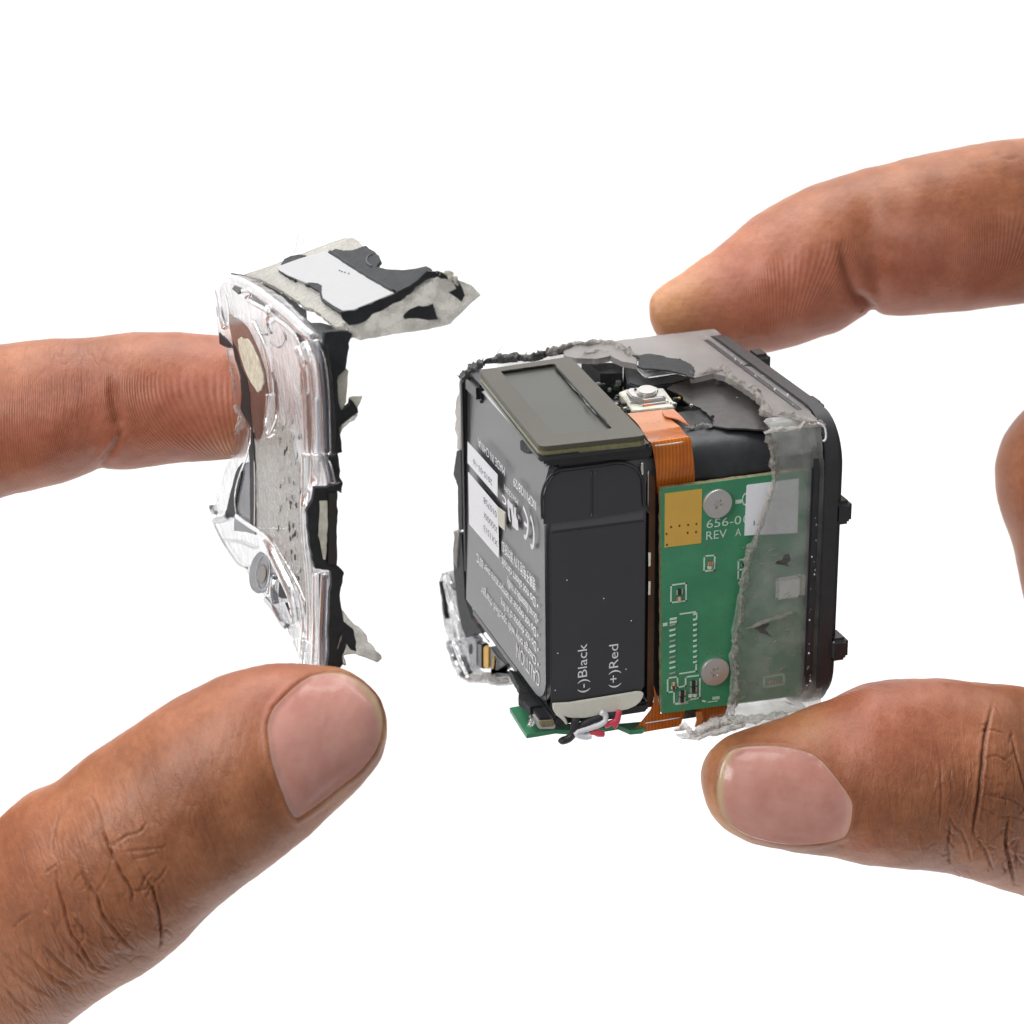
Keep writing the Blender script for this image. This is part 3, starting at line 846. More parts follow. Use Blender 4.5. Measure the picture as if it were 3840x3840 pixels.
M_BROWNCL = plastic_clear('brown_tinted_plastic', (.42, .29, .25), .12, (.10, .30), (.12, .07, .055), mscale=2, bump=.2)
M_GREYCL = plastic_clear('grey_tinted_plastic', (.28, .28, .31), .08, (.15, .4), (.11, .11, .125), mscale=2, bump=.15)

def glass_mat(name, col, rough):
    k = NT(name)
    k.link(k.ramp(k.noise(1.2, 3), [(.3, tuple(c * .94 for c in col)), (.7, col)]), k.b.inputs['Base Color'])
    k.b.inputs['Roughness'].default_value = rough
    k.b.inputs['Specular IOR Level'].default_value = .28
    k.link(k.bump(k.noise(50, 4), .05, .004), k.b.inputs['Normal'])
    return k.m
M_LCDF = glass_mat('display_frame_glass', (.078, .072, .056), .45)
M_LCDS = glass_mat('display_screen', (.050, .050, .040), .30)
M_LCDE = plain('olive_display_edge', (.17, .16, .075), rough=.35, var=.3, vscale=20, bump=.3, bscale=50)

D = Frame()
def PL(ax, val, pts, F=D):
    return [F.P(x, y, ax, val) for x, y in pts]

def ring(name, outer, inner, ax, thick, mat, parent, label=None):
    n = len(outer); off = np.zeros(3); off[ax] = thick
    V = [np.array(p) for p in outer] + [np.array(p) for p in inner] + [np.array(p) + off for p in outer] + [np.array(p) + off for p in inner]
    Fc = []
    for i in range(n):
        j = (i + 1) % n
        Fc += [(i, j, n + j, n + i), (2 * n + i, 3 * n + i, 3 * n + j, 2 * n + j), (i, 2 * n + i, 2 * n + j, j), (n + i, n + j, 3 * n + j, 3 * n + i)]
    bm = bmesh.new(); vs = [bm.verts.new(tuple(v)) for v in V]
    for f in Fc: bm.faces.new([vs[q] for q in f])
    return bm_obj(name, bm, mat, parent, auto=35, label=label)

def loop_slab(name, loop, axis, a, b, mat, parent, bevel=0, label=None, segs=2):
    """2-D loop extruded from a to b on axis (0: loop is (y,z), 1: (x,z), 2: (x,y))"""
    P = []
    for u, v in loop:
        P.append({0: (a, u, v), 1: (u, a, v), 2: (u, v, a)}[axis])
    return slab(name, P, axis, b - a, mat, parent, bevel=bevel, label=label, segs=segs)

def text(name, body, start, end, height, dirv, upv, mat, parent, F=D, lift=.003, label=None, wscale=None, spacing=1.0):
    cu = bpy.data.curves.new(name, 'FONT'); cu.body = body; cu.size = 1; cu.resolution_u = 3; cu.space_character = spacing
    tmp = bpy.data.objects.new(name, cu); COL.objects.link(tmp)
    dg = bpy.context.evaluated_depsgraph_get(); dg.update()
    me = bpy.data.meshes.new_from_object(tmp.evaluated_get(dg))
    bpy.data.objects.remove(tmp); bpy.data.curves.remove(cu)
    co = np.array([v.co[:] for v in me.vertices])
    if len(co) == 0: return None
    x0, x1 = co[:, 0].min(), co[:, 0].max()
    d = np.array(dirv, float); u = np.array(upv, float); nrm = np.cross(d, u)
    s = np.array(start, float); L = np.dot(np.array(end) - s, d)
    sx = L / (x1 - x0); sy = height / .73
    W = s + (co[:, :1] - x0) * sx * d + co[:, 1:2] * sy * u + nrm * lift
    me.vertices.foreach_set('co', W.astype(np.float32).ravel()); me.update()
    me.materials.clear(); me.materials.append(mat)
    me.name = name
    o = bpy.data.objects.new(name, me); COL.objects.link(o); o.parent = parent
    o['kind'] = 'stuff'
    if label: o['label'] = label
    return o

def crumbs(name, pts, width, mat, parent, seed, rough=.06, n=16, label=None, spikes=0, squash=.35):
    """ragged broken plastic edge: rough lumpy bead with torn slivers standing off it"""
    rs = random.Random(seed)
    P = [np.array(p) for p in pts]
    # irregular path: split every span, wander and vary the width
    spread = np.ptp(np.array(P), axis=0); axn = int(np.argmin(spread)); base = np.mean([p[axn] for p in P])
    P2_, R = [], []
    for a, b in zip(P[:-1], P[1:]):
        for t_ in (0, .25, .5, .75):
            q = a + (b - a) * t_ + np.array([rs.uniform(-1, 1) for _ in range(3)]) * width * .35
            P2_.append(q); R.append(width * rs.choice([.35, .6, .8, 1.0, 1.35]) * rs.uniform(.8, 1.2))
    P2_.append(P[-1]); R.append(width * .3); P = P2_; R[0] = width * .3
    o = tube(name, P, R, mat, parent, n=n, sub=9, rough=rough * .62, seed=seed, label=label, kind=None)
    co = np.array([v.co[:] for v in o.data.vertices]); co[:, axn] = base + (co[:, axn] - base) * squash
    o.data.vertices.foreach_set('co', co.ravel()); o.data.polygons.foreach_set('use_smooth', [False] * len(o.data.polygons))
    spikes = int(spikes * .3)
    if spikes:
        me = o.data; bm = bmesh.new(); bm.from_mesh(me)
        for i in range(spikes):
            a = rs.randrange(len(P) - 1); t = rs.random()
            c = Vector(P[a] * (1 - t) + P[a + 1] * t)
            dv = Vector((rs.uniform(-1, 1), rs.uniform(-1, .3), rs.uniform(-1, 1))).normalized()
            sd = dv.cross(Vector((rs.uniform(-1, 1), rs.uniform(-1, 1), rs.uniform(-1, 1)))).normalized()
            L = width * rs.uniform(.8, 1.8); w = width * rs.uniform(.25, .6)
            th = dv.cross(sd) * w * .5
            vs = [bm.verts.new(q) for q in (c - sd * w, c + sd * w, c + th, c + dv * L)]
            for f in ((0, 1, 3), (1, 2, 3), (2, 0, 3), (0, 2, 1)): bm.faces.new([vs[k] for k in f])
        bm.to_mesh(me); bm.free()
    return o

def torn_band(name, pts, ax, width, mat, parent, seed, amp=.03, out=-1, nu=9, step=.022, label=None):
    """fractured edge face: a thin band with chipped relief and a ragged outline, lying on a wall"""
    rs = random.Random(seed)
    P = [np.array(p, float) for p in pts]
    Q = jagged(P, 0, step, rs, closed=False)
    n = len(Q); oth = [a for a in range(3) if a != ax]
    V, Fc = [], []
    for i, q in enumerate(Q):
        d = Q[min(i + 2, n - 1)] - Q[max(i - 2, 0)]; d[ax] = 0; d /= np.linalg.norm(d) + 1e-9
        s = np.zeros(3); s[oth[0]] = -d[oth[1]]; s[oth[1]] = d[oth[0]]
        s0 = Vector(q * 6) + Vector((seed, 0, 0))
        wl = width * (.16 + 1.3 * abs(noise.noise(s0 * .6)) + .9 * max(0, noise.noise(s0 * 2.1)) + rs.uniform(-.06, .16)); wr = width * (.16 + 1.3 * abs(noise.noise(s0 * .6 + Vector((5, 5, 5)))) + .9 * max(0, noise.noise(s0 * 2.3 + Vector((2, 5, 5)))) + rs.uniform(-.06, .16))
        end = min(1, min(i, n - 1 - i) / 4)
        for j in range(nu):
            u = j / (nu - 1) * 2 - 1
            pt = q + s * (u * (wr if u > 0 else wl)) * (.2 + .8 * end)
            v = Vector(pt)
            h = amp * (1 - u ** 4) * (.1 + 1.1 * noise.voronoi(v * 7)[0][0] * 1.6 + .9 * max(0, noise.noise(v * 24)) + rs.uniform(-.1, .15)) * end * .8
            if j in (0, nu - 1): h = -.02
            pt = pt.copy(); pt[ax] += out * h
            V.append(pt)
    for i in range(n - 1):
        for j in range(nu - 1):
            a = i * nu + j; Fc.append((a, a + 1, a + 1 + nu, a + nu))
    b0 = len(V)
    for v in V[:b0]:
        w_ = np.array(v); w_[ax] = P[0][ax] - out * .03; V.append(w_)
    for i in range(n - 1):
        for (j, sgn) in ((0, 1), (nu - 1, -1)):
            a = i * nu + j; Fc.append((a, a + nu, b0 + a + nu, b0 + a))
    o = mesh_obj(name, V[:b0] + V[b0:], Fc, mat, parent, label=label)
    bm = bmesh.new(); bm.from_mesh(o.data)
    bmesh.ops.delete(bm, geom=[v for v in bm.verts if not v.link_faces], context='VERTS')
    for i in range(int(n * .12)):     # slivers
        q = Vector(Q[rs.randrange(n)]); dv = Vector([rs.uniform(-1, 1) for _ in range(3)]); dv[ax] = out * abs(dv[ax]) * .6; dv.normalize()
        sd = dv.cross(Vector([rs.uniform(-1, 1) for _ in range(3)])).normalized(); L = width * rs.uniform(.7, 1.9); w_ = width * rs.uniform(.08, .28); th = dv.cross(sd) * w_ * .4
        vs = [bm.verts.new(z_) for z_ in (q - sd * w_, q + sd * w_, q + th, q + dv * L)]
        for f_ in ((0, 1, 3), (1, 2, 3), (2, 0, 3), (0, 2, 1)): bm.faces.new([vs[k_] for k_ in f_])
    bmesh.ops.recalc_face_normals(bm, faces=bm.faces); bm.to_mesh(o.data); bm.free()
    return o

# ================================================================== the opened camera
CAMO = empty('camera_body', 'opened cube camera with dark battery and green circuit board in a torn smoky shell', 'camera')
# --- inner chassis
loop_slab('chassis', rrect(.14, 3.62, -.18, 2.62, [.1, .1, .2, .2]), 0, 1.22, 3.12, M_BLACK, CAMO, bevel=.02)
box('battery_tray', (.06, .0, -.16), (1.22, 3.3, -.03), M_BLACK, CAMO, bevel=.03)
box('tray_side', (.03, 3.42, .35), (.62, 3.56, 2.95), M_MATTE, CAMO, bevel=.03)
box('tray_wall', (.55, 3.22, -.1), (1.3, 3.6, 2.9), M_BLACK, CAMO, bevel=.04)
# rounded shoulder above the board
prof = [(.10, 2.50)] + [(.10 + .42 * (1 - math.cos(a)), 2.62 + .40 * math.sin(a)) for a in np.linspace(0, math.pi / 2, 10)] + [(1.2, 3.03), (1.2, 2.5)]
V = []; Fc = []
NXs = 40
rs = random.Random(5)
for i in range(NXs + 1):
    x = 1.68 + (3.14 - 1.68) * i / NXs
    for (y, z) in prof:
        w = noise.noise(Vector((x * 5, y * 5, z * 5))) * .02 + noise.noise(Vector((x * 14, y * 9, z * 3))) * .008
        V.append((x, y + w, z + w * .8))
mp = len(prof)
for i in range(NXs):
    for j in range(mp):
        a = i * mp + j; b = i * mp + (j + 1) % mp
        Fc.append((a, b, b + mp, a + mp))
Fc.append(tuple(range(mp))); Fc.append(tuple(range(NXs * mp, (NXs + 1) * mp)))
mesh_obj('chassis_shoulder', V, Fc, M_BLACK, CAMO, smooth=True)
# top liner sheet, torn
slab('liner_sheet', PL(2, 3.06, zB([(330, 545), (420, 500), (560, 462), (700, 440), (800, 380), (1000, 420), (1200, 560), (1330, 700), (1420, 800), (1440, 860), (1380, 880), (1230, 885), (1080, 880), (940, 872), (800, 868), (700, 852), (690, 790),
     (640, 740), (580, 700), (520, 680), (470, 650), (440, 610), (400, 580)])), 2, -.02, M_LINER, CAMO, jag=.014, step=.04, seed=3)
crumbs('torn_liner_edge', PL(2, 3.05, zB([(480, 868), (560, 860), (620, 830), (680, 850), (740, 842), (790, 868)])), .035, M_CRUMBD, CAMO, 31, rough=.03, spikes=14)
for q in [(750, 500, .035), (1330, 830, .02), (890, 630, .014), (690, 775, .02), (520, 690, .018)]:
    p = D.P(*zB([q[:2]])[0], 2, 3.09)
    box('debris', tuple(p - q[2]), tuple(p + q[2]), M_CRUMBD if q[2] > .018 else M_CHROME, CAMO, bevel=q[2] * .4)

# --- battery
BAT = empty('battery', '', '')
del BAT['label']; del BAT['category']; BAT.parent = CAMO
bm = bmesh.new()
loop = rrect(.03, 3.42, 0.0, 3.10, [.05, .10, .25, .45], n=7)
vs = [bm.verts.new((0, y, z)) for y, z in loop]
f = bm.faces.new(vs)
r = bmesh.ops.extrude_face_region(bm, geom=[f])
bmesh.ops.translate(bm, verts=[g for g in r['geom'] if isinstance(g, bmesh.types.BMVert)], vec=(1.19, 0, 0))
es = [e for e in bm.edges if len(e.link_faces) == 2 and abs(e.verts[0].co.x - e.verts[1].co.x) < 1e-5]
bmesh.ops.bevel(bm, geom=es, offset=.05, segments=4, affect='EDGES')
# slope the top of the label face back under the display
for v in bm.verts:
    if v.co.z > 2.74 and v.co.x < .3:
        t_ = (v.co.z - 2.74) / .36
        v.co.x += .16 * t_ * t_
bm_obj('cell', bm, M_CELL, BAT, auto=40)
# narrow side: wrap below the recess and the moulded rim round the recess
lowp = PL(1, .03, zA([(905, 1868), (960, 1868), (1400, 1810), (1890, 1742)]) + zC([(1712, 1330), (1712, 1300), (1690, 1470), (1640, 1560), (1580, 1600), (1400, 1610), (1000, 1600), (915, 1500)]))
lowp = [(.035, .03, 2.235), (1.165, .03, 2.235), (1.165, .03, .18), (1.10, .03, .07), (1.0, .03, .03), (.12, .03, .03), (.035, .03, .08)]
slab('wrap_panel', lowp, 1, -.03, M_BATT, BAT, bevel=.012)
rim = zA([(925, 1800), (922, 1600), (950, 1490), (1000, 1410), (1070, 1360), (1200, 1342), (1400, 1318), (1600, 1290), (1700, 1300), (1780, 1345), (1825, 1420), (1842, 1520), (1850, 1660), (1893, 1740)])
tube('recess_rim', PL(1, -.005, rim), .016, M_BLACK, BAT, n=10, label='glossy raised rim of the recess')
slab('recess_floor', PL(1, .018, zA([(935, 1850), (932, 1600), (965, 1490), (1010, 1420), (1080, 1375), (1600, 1305), (1700, 1315), (1770, 1355), (1810, 1430), (1825, 1720), (1400, 1790)])), 1, -.012, M_BATT, BAT)
tube('recess_groove', PL(1, .012, zA([(1372, 1365), (1375, 1560), (1372, 1780)])), .014, M_BLACK, BAT, n=8, sub=3)
tube('recess_groove', PL(1, .012, zA([(1412, 1360), (1415, 1560), (1412, 1775)])), .010, M_BATT, BAT, n=8, sub=3)
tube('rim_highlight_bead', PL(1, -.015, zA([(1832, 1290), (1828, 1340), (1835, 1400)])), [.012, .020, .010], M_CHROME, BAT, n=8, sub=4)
tube('edge_wire', PL(1, .0, zA([(1888, 1365), (1886, 1500), (1884, 1700)])), .006, M_STEEL, BAT, n=6, sub=2)
tube('wrap_seam', [(-.002, .07, .1), (-.003, .07, 1.5), (-.002, .07, 2.3)], .006, M_MATTE, BAT, n=6)
# cream foam tab over the wires
slab('foam_tab', PL(1, -.02, i8([(525, 372), (700, 362), (900, 330), (1150, 290), (1400, 248), (1440, 250), (1465, 262), (1458, 300), (1430, 350), (1380, 395), (1300, 430), (1150, 460), (960, 500), (860, 520), (740, 522), (680, 512), (640, 498), (655, 520), (675, 560), (680, 585), (660, 590), (640, 560), (610, 530), (560, 490), (530, 440)])), 1, -.035, M_FOAM, BAT, bevel=.008)
for q in ([(1690, 350), (1708, 350), (1706, 450), (1692, 455)], [(1692, 570), (1706, 568), (1704, 670), (1690, 672)]):
    slab('foam_strip', PL(1, -.002, zC(q)), 1, -.006, M_FOAM, BAT)
for q in ((1000, 1118), (1350, 700), (980, 1400), (1560, 870), (1070, 560), (1520, 1240)):
    p = D.P(*zC([q])[0], 1, -.002); box('dust', tuple(p - .005), tuple(p + .005), M_PRINT, BAT, bevel=.001)
# printing on the narrow side
dZ, uX = (0, 0, 1), (-1, 0, 0)
text('printed_text', '(-)Black', D.P(*zC([(1222, 1412)])[0], 1, -.001), D.P(*zC([(1216, 1042)])[0], 1, -.001), .118, dZ, uX, M_WHITE, BAT, lift=.004)
text('printed_text', '(+)Red', D.P(*zC([(1458, 1375)])[0], 1, -.001), D.P(*zC([(1454, 1045)])[0], 1, -.001), .118, dZ, uX, M_WHITE, BAT, lift=.004)
# printing on the broad face (upside down as the battery sits)
dY, dZn = (0, 1, 0), (0, 0, -1)
def lt(s, a, b, h, mat=M_PRINT, lift=.003): text('printed_text', s, D.P(*a, 0, 0), D.P(*b, 0, 0), h, dY, dZn, mat, BAT, lift=lift)
lt('CAUTION', i3([(1120, 1590)])[0], i3([(722, 1010)])[0], .20, M_WHITE)
bul = i3([(1105, 1365), (1103, 1110), (1100, 860), (1098, 605), (1098, 350)])
ends = [i3([(115, 20)])[0], i3([(455, 185)])[0], i2([(165, 1020)])[0], i2([(858, 1560)])[0], i2([(735, 1110)])[0]]
lines = ['• Charge only with specified charger', '• Do not dispose of in fire', '• Do not expose at temperature over 60°C', '• Do not disassemble or modify', '• Do not short circuit']
for s, a, b in zip(lines, bul, ends): lt(s, a, b, .125)
lt('锂离子电池 3.7V 请勿拆卸', i2([(1500, 1800)])[0], i2([(735, 880)])[0], .125)
lt('MADE IN CHINA', i1([(985, 870)])[0], i1([(415, 215)])[0], .115)
lt('1ICP11/28/29', i1([(1650, 1600)])[0], i1([(1170, 1040)])[0], .115)
lt('MH12391', i1([(1270, 1560)])[0], i1([(975, 1215)])[0], .075)
lt('c', i1([(1020, 1540)])[0], i1([(930, 1400)])[0], .16, M_PRINT)
lt('US', i1([(1320, 1930)])[0], i1([(1265, 1830)])[0], .05, M_PRINT)
# white patches
slab('label_patch', PL(0, -.001, i1([(193, 318), (832, 1025), (832, 1505), (193, 775)])), 0, -.003, M_LABEL, BAT)
slab('label_patch', PL(0, -.001, i1([(205, 962)]) + i2([(655, 130), (678, 1300), (0, 515)])), 0, -.003, M_LABEL, BAT)
M_INK = plain('ink', (.10, .10, .11), rough=.5, bump=0)
lt('2015-03-16', i1([(720, 1140)])[0], i1([(315, 640)])[0], .075, M_INK, lift=.006)
lt('010758', i2([(628, 240)])[0], i2([(330, -120)])[0], .085, M_INK, lift=.006)
lt('XXXXXX', i2([(640, 590)])[0], i2([(335, 220)])[0], .085, M_INK, lift=.006)
lt('XX1513', i2([(645, 900)])[0], i2([(335, 530)])[0], .085, M_INK, lift=.006)
slab('cream_spot', PL(0, -.001, i2([(672, 135), (835, 262), (838, 665), (685, 520)])), 0, -.02, M_FOAM, BAT)
# recognised component mark and conformity mark drawn as raised strokes
def mark(name, strokes, r=.016):
    obs = []
    for s in strokes:
        P_ = spline(np.array(PL(0, 0, s)), np.linspace(0, len(s) - 1, (len(s) - 1) * 5 + 1))
        V_ = []; n_ = len(P_); tg = np.gradient(P_, axis=0)
        for p_, t_ in zip(P_, tg):
            t_ = t_ / np.linalg.norm(t_); s_ = np.array([0, -t_[2], t_[1]]) * r
            V_ += [p_ + s_ + (-.003, 0, 0), p_ - s_ + (-.003, 0, 0)]
        obs.append(mesh_obj(name, V_, [(2 * q_, 2 * q_ + 1, 2 * q_ + 3, 2 * q_ + 2) for q_ in range(n_ - 1)], M_WHITE, BAT))
    return obs
slab('component_mark', PL(0, -.001, i2([(868, 0), (880, -60), (930, 20), (985, 90), (1000, 250), (1010, 350), (1020, 130), (1055, 150), (1060, 330), (1100, 450), (1115, 650), (1085, 660), (980, 560), (975, 400), (960, 330), (950, 170), (905, 130), (940, 470), (915, 440), (885, 330)])), 0, -.004, M_WHITE, BAT)
for q in ([(1225, 130), (1280, 270), (1325, 430), (1330, 600), (1310, 740), (1280, 820), (1240, 780)], [(1320, 560), (1270, 520), (1245, 480)], [(1390, 330), (1430, 480), (1460, 650), (1465, 850), (1450, 1000), (1415, 1040), (1400, 960)]):
    mark('conformity_mark', [i2(q)], .024)

# --- display window on top
DISP = empty('display', '', ''); del DISP['label']; del DISP['category']; DISP.parent = CAMO
def rc(corners, r, n=5, ax=2, val=3.3):
    """rounded quad from pixel corners on plane"""
    C4 = [np.array(p) for p in PL(ax, val, corners)]
    out = []
    m_ = len(C4)
    for i in range(m_):
        p0, p1, p2 = C4[i - 1], C4[i], C4[(i + 1) % m_]
        d0 = (p0 - p1) / np.linalg.norm(p0 - p1); d1 = (p2 - p1) / np.linalg.norm(p2 - p1)
        a, b = p1 + d0 * r, p1 + d1 * r
        for k in range(n + 1):
            t_ = k / n
            out.append((1 - t_) ** 2 * a + 2 * t_ * (1 - t_) * p1 + t_ ** 2 * b)
    return out
oc = zA([(352, 455), (1175, 330), (1872, 1045), (905, 1150)])
ic = zA([(548, 462), (1035, 395), (1560, 980), (1035, 1040)])
out_ = rc(oc, .10); inn_ = rc(ic, .03)
ring('frame', out_, inn_, 2, -.05, M_LCDF, DISP)
slab('screen', rc(ic, .03, val=3.262), 2, -.02, M_LCDS, DISP)
slab('glass_edge', [p - np.array([0, 0, .052]) for p in rc(oc, .10)], 2, -.075, M_LCDE, DISP, bevel=.01)
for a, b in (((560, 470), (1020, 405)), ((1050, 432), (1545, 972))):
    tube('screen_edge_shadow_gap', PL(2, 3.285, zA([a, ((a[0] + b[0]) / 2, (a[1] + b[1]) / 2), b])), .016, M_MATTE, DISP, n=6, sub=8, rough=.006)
slab('gasket', [p - np.array([0, 0, .10]) for p in rc(zA([(345, 450), (1180, 325), (1880, 1040), (900, 1160)]), .08)], 2, -.07, M_BLACK, DISP, bevel=.015)
box('display_holder', (.12, .02, 2.95), (1.24, 2.9, 3.13), M_BLACK, DISP, bevel=.03)
slab('silver_strip', PL(0, .07, zA([(375, 648), (440, 628), (830, 1062), (760, 1078)])), 0, .02, M_STEEL, DISP, label='silver strip beside the display')
slab('rubber_nub', PL(0, .0, zA([(720, 1090), (780, 1062), (850, 1068), (870, 1120), (850, 1180), (790, 1215), (730, 1190)])), 0, .12, M_MATTE, DISP, jag=.01, bevel=.01)
slab('white_tab', PL(1, .02, zA([(865, 1215), (935, 1205), (950, 1290)])), 1, -.03, M_FOAM, DISP)
slab('gasket_lip', PL(1, -.04, zA([(935, 1165), (1850, 1068), (1905, 1200), (1900, 1240), (950, 1330), (940, 1240)])), 1, .12, M_BLACK, DISP, bevel=.025)
box('corner_clip', (.02, 2.75, 2.85), (.5, 3.30, 3.10), M_BLACK, CAMO, bevel=.05)
crumbs('gap_debris', PL(2, 3.305, zA([(1140, 540), (1250, 660), (1340, 770), (1420, 860)])), .010, M_CRUMBD, DISP, 8, rough=.012, spikes=10)

# --- cavity, tact switch and little parts on the top
box('pocket_floor', (1.24, 1.0, 2.60), (2.5, 3.6, 2.70), M_DARKGRN, CAMO, bevel=.01)
slab('module_housing', PL(2, 3.02, i7([(375, 480), (560, 520), (740, 720), (1250, 640), (1500, 720), (1200, 800), (700, 860), (450, 800)])), 2, -.35, M_BATT, CAMO, bevel=.02, label='blue-black square module under the shell')
slab('module_label', PL(2, 3.03, i7([(555, 535), (600, 520), (900, 500), (1180, 560), (1265, 640), (1000, 675), (725, 712)])), 2, .006, M_LABEL, CAMO)
text('printed_text', 'GR00V', D.P(*i7([(735, 645)])[0], 2, 3.04), D.P(*i7([(1060, 610)])[0], 2, 3.04), .10, (1, 0, 0), (0, 1, 0), M_INK, CAMO)
slab('cavity_wall', PL(2, 3.03, i7([(-300, 400), (0, 470), (370, 480), (365, 640), (0, 650), (-80, 560)])), 2, -.4, M_MATTE, CAMO)
rs = random.Random(9)
for i in range(26):
    p = D.P(*i7([(rs.uniform(-60, 360), rs.uniform(660, 930))])[0], 2, 2.92 + rs.uniform(-.08, .04)); s_ = rs.uniform(.016, .04)
    box('chip', tuple(p - np.array([s_, s_ * .7, s_])), tuple(p + np.array([s_, s_ * .7, s_])), rs.choice([M_DARKGRN, M_DARKGRN, M_STEEL, M_BLACK, M_CHROME]), CAMO, bevel=s_ * .25)
SW = empty('tact_switch', '', ''); del SW['label']; del SW['category']; SW.parent = CAMO
def ell(cx, cy, rx, ry, n=24, ang=0, a0=0):
    return [(cx + rx * math.cos(t_) * math.cos(ang) - ry * math.sin(t_) * math.sin(ang), cy + rx * math.cos(t_) * math.sin(ang) + ry * math.sin(t_) * math.cos(ang)) for t_ in np.linspace(0, 2 * math.pi, n, endpoint=False)]
slab('switch_base', PL(2, 3.02, i7([(440, 1110), (300, 950), (420, 900), (1020, 880), (1210, 1130), (1200, 1180), (520, 1250)])), 2, -.10, M_CREAM, SW, bevel=.01)
slab('metal_cover', PL(2, 3.09, i7([(420, 920), (470, 880), (900, 850), (1050, 960), (1060, 1010), (680, 1060), (500, 1010)])), 2, -.06, M_STEEL, SW, bevel=.015)
slab('cover_flange', PL(2, 3.045, i7([(400, 960), (1040, 960), (1110, 1090), (690, 1150), (480, 1110)])), 2, -.03, M_CHROME, SW, bevel=.008)
for q in ([(690, 1062), (1010, 1020), (1015, 1050), (695, 1095)], [(690, 1140), (1040, 1095), (1050, 1125), (690, 1175)]):
    p = PL(1, 1.02, i7(q)); slab('bright_tab', p, 1, -.02, M_CHROME, SW)
slab('plunger', PL(2, 3.14, i7(ell(755, 900, 165, 75))), 2, -.05, M_STEEL, SW, bevel=.015)
for q in ((570, 905), (910, 930)):
    p = D.P(*i7([q])[0], 2, 3.095); box('rivet', tuple(p - .014), tuple(p + .014), M_BLACK, SW, bevel=.004)
for i in range(14):
    p = D.P(*i7([(rs.uniform(240, 520), rs.uniform(1000, 1280))])[0], 2, 2.98); s_ = rs.uniform(.014, .03)
    box('chip', tuple(p - s_), tuple(p + s_), rs.choice([M_DARKGRN, M_GOLD, M_STEEL, M_BLACK]), CAMO, bevel=s_ * .3)
for i in range(8):
    p = D.P(*i7([(rs.uniform(1150, 1330), rs.uniform(950, 1200))])[0], 2, 3.02); s_ = rs.uniform(.016, .034)
    box('chip', tuple(p - s_), tuple(p + s_), rs.choice([M_DARKGRN, M_GOLD, M_BLACK, M_CHROME]), CAMO, bevel=s_ * .3)

# --- orange flex cable
def sheet(name, rows, mat, parent, th=.012, label=None, sub=6):
    """rows: list of (left3d, right3d); smooth bent ribbon"""
    L = np.array([r_[0] for r_ in rows], float); R = np.array([r_[1] for r_ in rows], float)
    t_ = np.linspace(0, len(rows) - 1, (len(rows) - 1) * sub + 1)
    L = spline(L, t_); R = spline(R, t_)
    n = len(L); V = []; 
    tang = np.gradient((L + R) / 2, axis=0); side = R - L
    nn = np.cross(side, tang); nn /= np.linalg.norm(nn, axis=1, keepdims=True)
    for q in range(n): V += [L[q], R[q], R[q] + nn[q] * th, L[q] + nn[q] * th]
    Fc = []
    for q in range(n - 1):
        for k in range(4):
            a = q * 4 + k; b = q * 4 + (k + 1) % 4
            Fc.append((a, b, b + 4, a + 4))
    Fc += [(0, 1, 2, 3), tuple((n - 1) * 4 + k for k in (3, 2, 1, 0))]
    o = mesh_obj(name, V, Fc, mat, parent, smooth=False, label=label)
    bm = bmesh.new(); bm.from_mesh(o.data); bmesh.ops.recalc_face_normals(bm, faces=bm.faces); bm.to_mesh(o.data); bm.free()
    o.data.polygons.foreach_set('use_smooth', [True] * len(o.data.polygons)); o.data.set_sharp_from_angle(angle=.6)
    return o
FLX = empty('flex_cable', '', ''); del FLX['label']; del FLX['category']; FLX.parent = CAMO
def pr(y, z, l, r, zf):   # left and right pixels placed on the y or z plane
    if z is not None: return (D.P(*l, 2, z), D.P(*r, 2, z))
    return (D.P(*l, 1, y), D.P(*r, 1, y))
rows = [pr(None, 3.04, *i7([(440, 1290), (1030, 1225)]), 0), pr(None, 3.045, *i7([(600, 1450), (1130, 1370)]), 0), pr(None, 3.03, *i7([(690, 1580), (1290, 1500)]), 0),
        pr(.18, None, *i7([(775, 1720), (1390, 1640)]), 0), pr(.07, None, *zB([(200, 1000), (515, 950)]), 0), pr(.03, None, *zB([(225, 1120), (530, 1060)]), 0), pr(.03, None, *zB([(240, 1250), (545, 1190)]), 0), pr(.10, None, *zB([(245, 1400), (548, 1340)]), 0)]
sheet('flex_ribbon', rows[:3], M_FLEXPLAIN, FLX, label='peach stiffened end of the flex')
sheet('flex_ribbon', rows[2:], M_FLEX, FLX)
sheet('flex_branch', [pr(None, 3.07, *i7([(1000, 1235), (1180, 1215)]), 0), pr(None, 3.075, *i7([(1050, 1330), (1300, 1325)]), 0), pr(None, 3.07, *i7([(1200, 1370), (1400, 1440)]), 0), pr(None, 3.06, *i7([(1370, 1450), (1440, 1500)]), 0)], M_FLEX, FLX)
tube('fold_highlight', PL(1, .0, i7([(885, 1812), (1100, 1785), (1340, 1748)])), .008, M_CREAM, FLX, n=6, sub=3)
box('flex_edge_strip', (1.235, .10, -.15), (1.31, .13, 2.72), M_FLEXDARK, FLX)
slab('lower_flex', PL(1, .05, zD([(215, 1330), (262, 1480), (270, 1560), (465, 1530), (430, 1655), (90, 1712), (45, 1702), (110, 1630), (190, 1530), (225, 1440)])), 1, -.012, M_FLEX, FLX)
slab('lower_flex', PL(1, .07, zD([(560, 1520), (815, 1480), (812, 1590), (720, 1625), (560, 1660), (600, 1590)])), 1, -.012, M_FLEX, FLX)
slab('flex_curl', PL(1, .03, zD([(555, 1540), (600, 1535), (610, 1590), (590, 1650), (545, 1662), (560, 1610)])), 1, -.02, M_FLEXPLAIN, FLX)
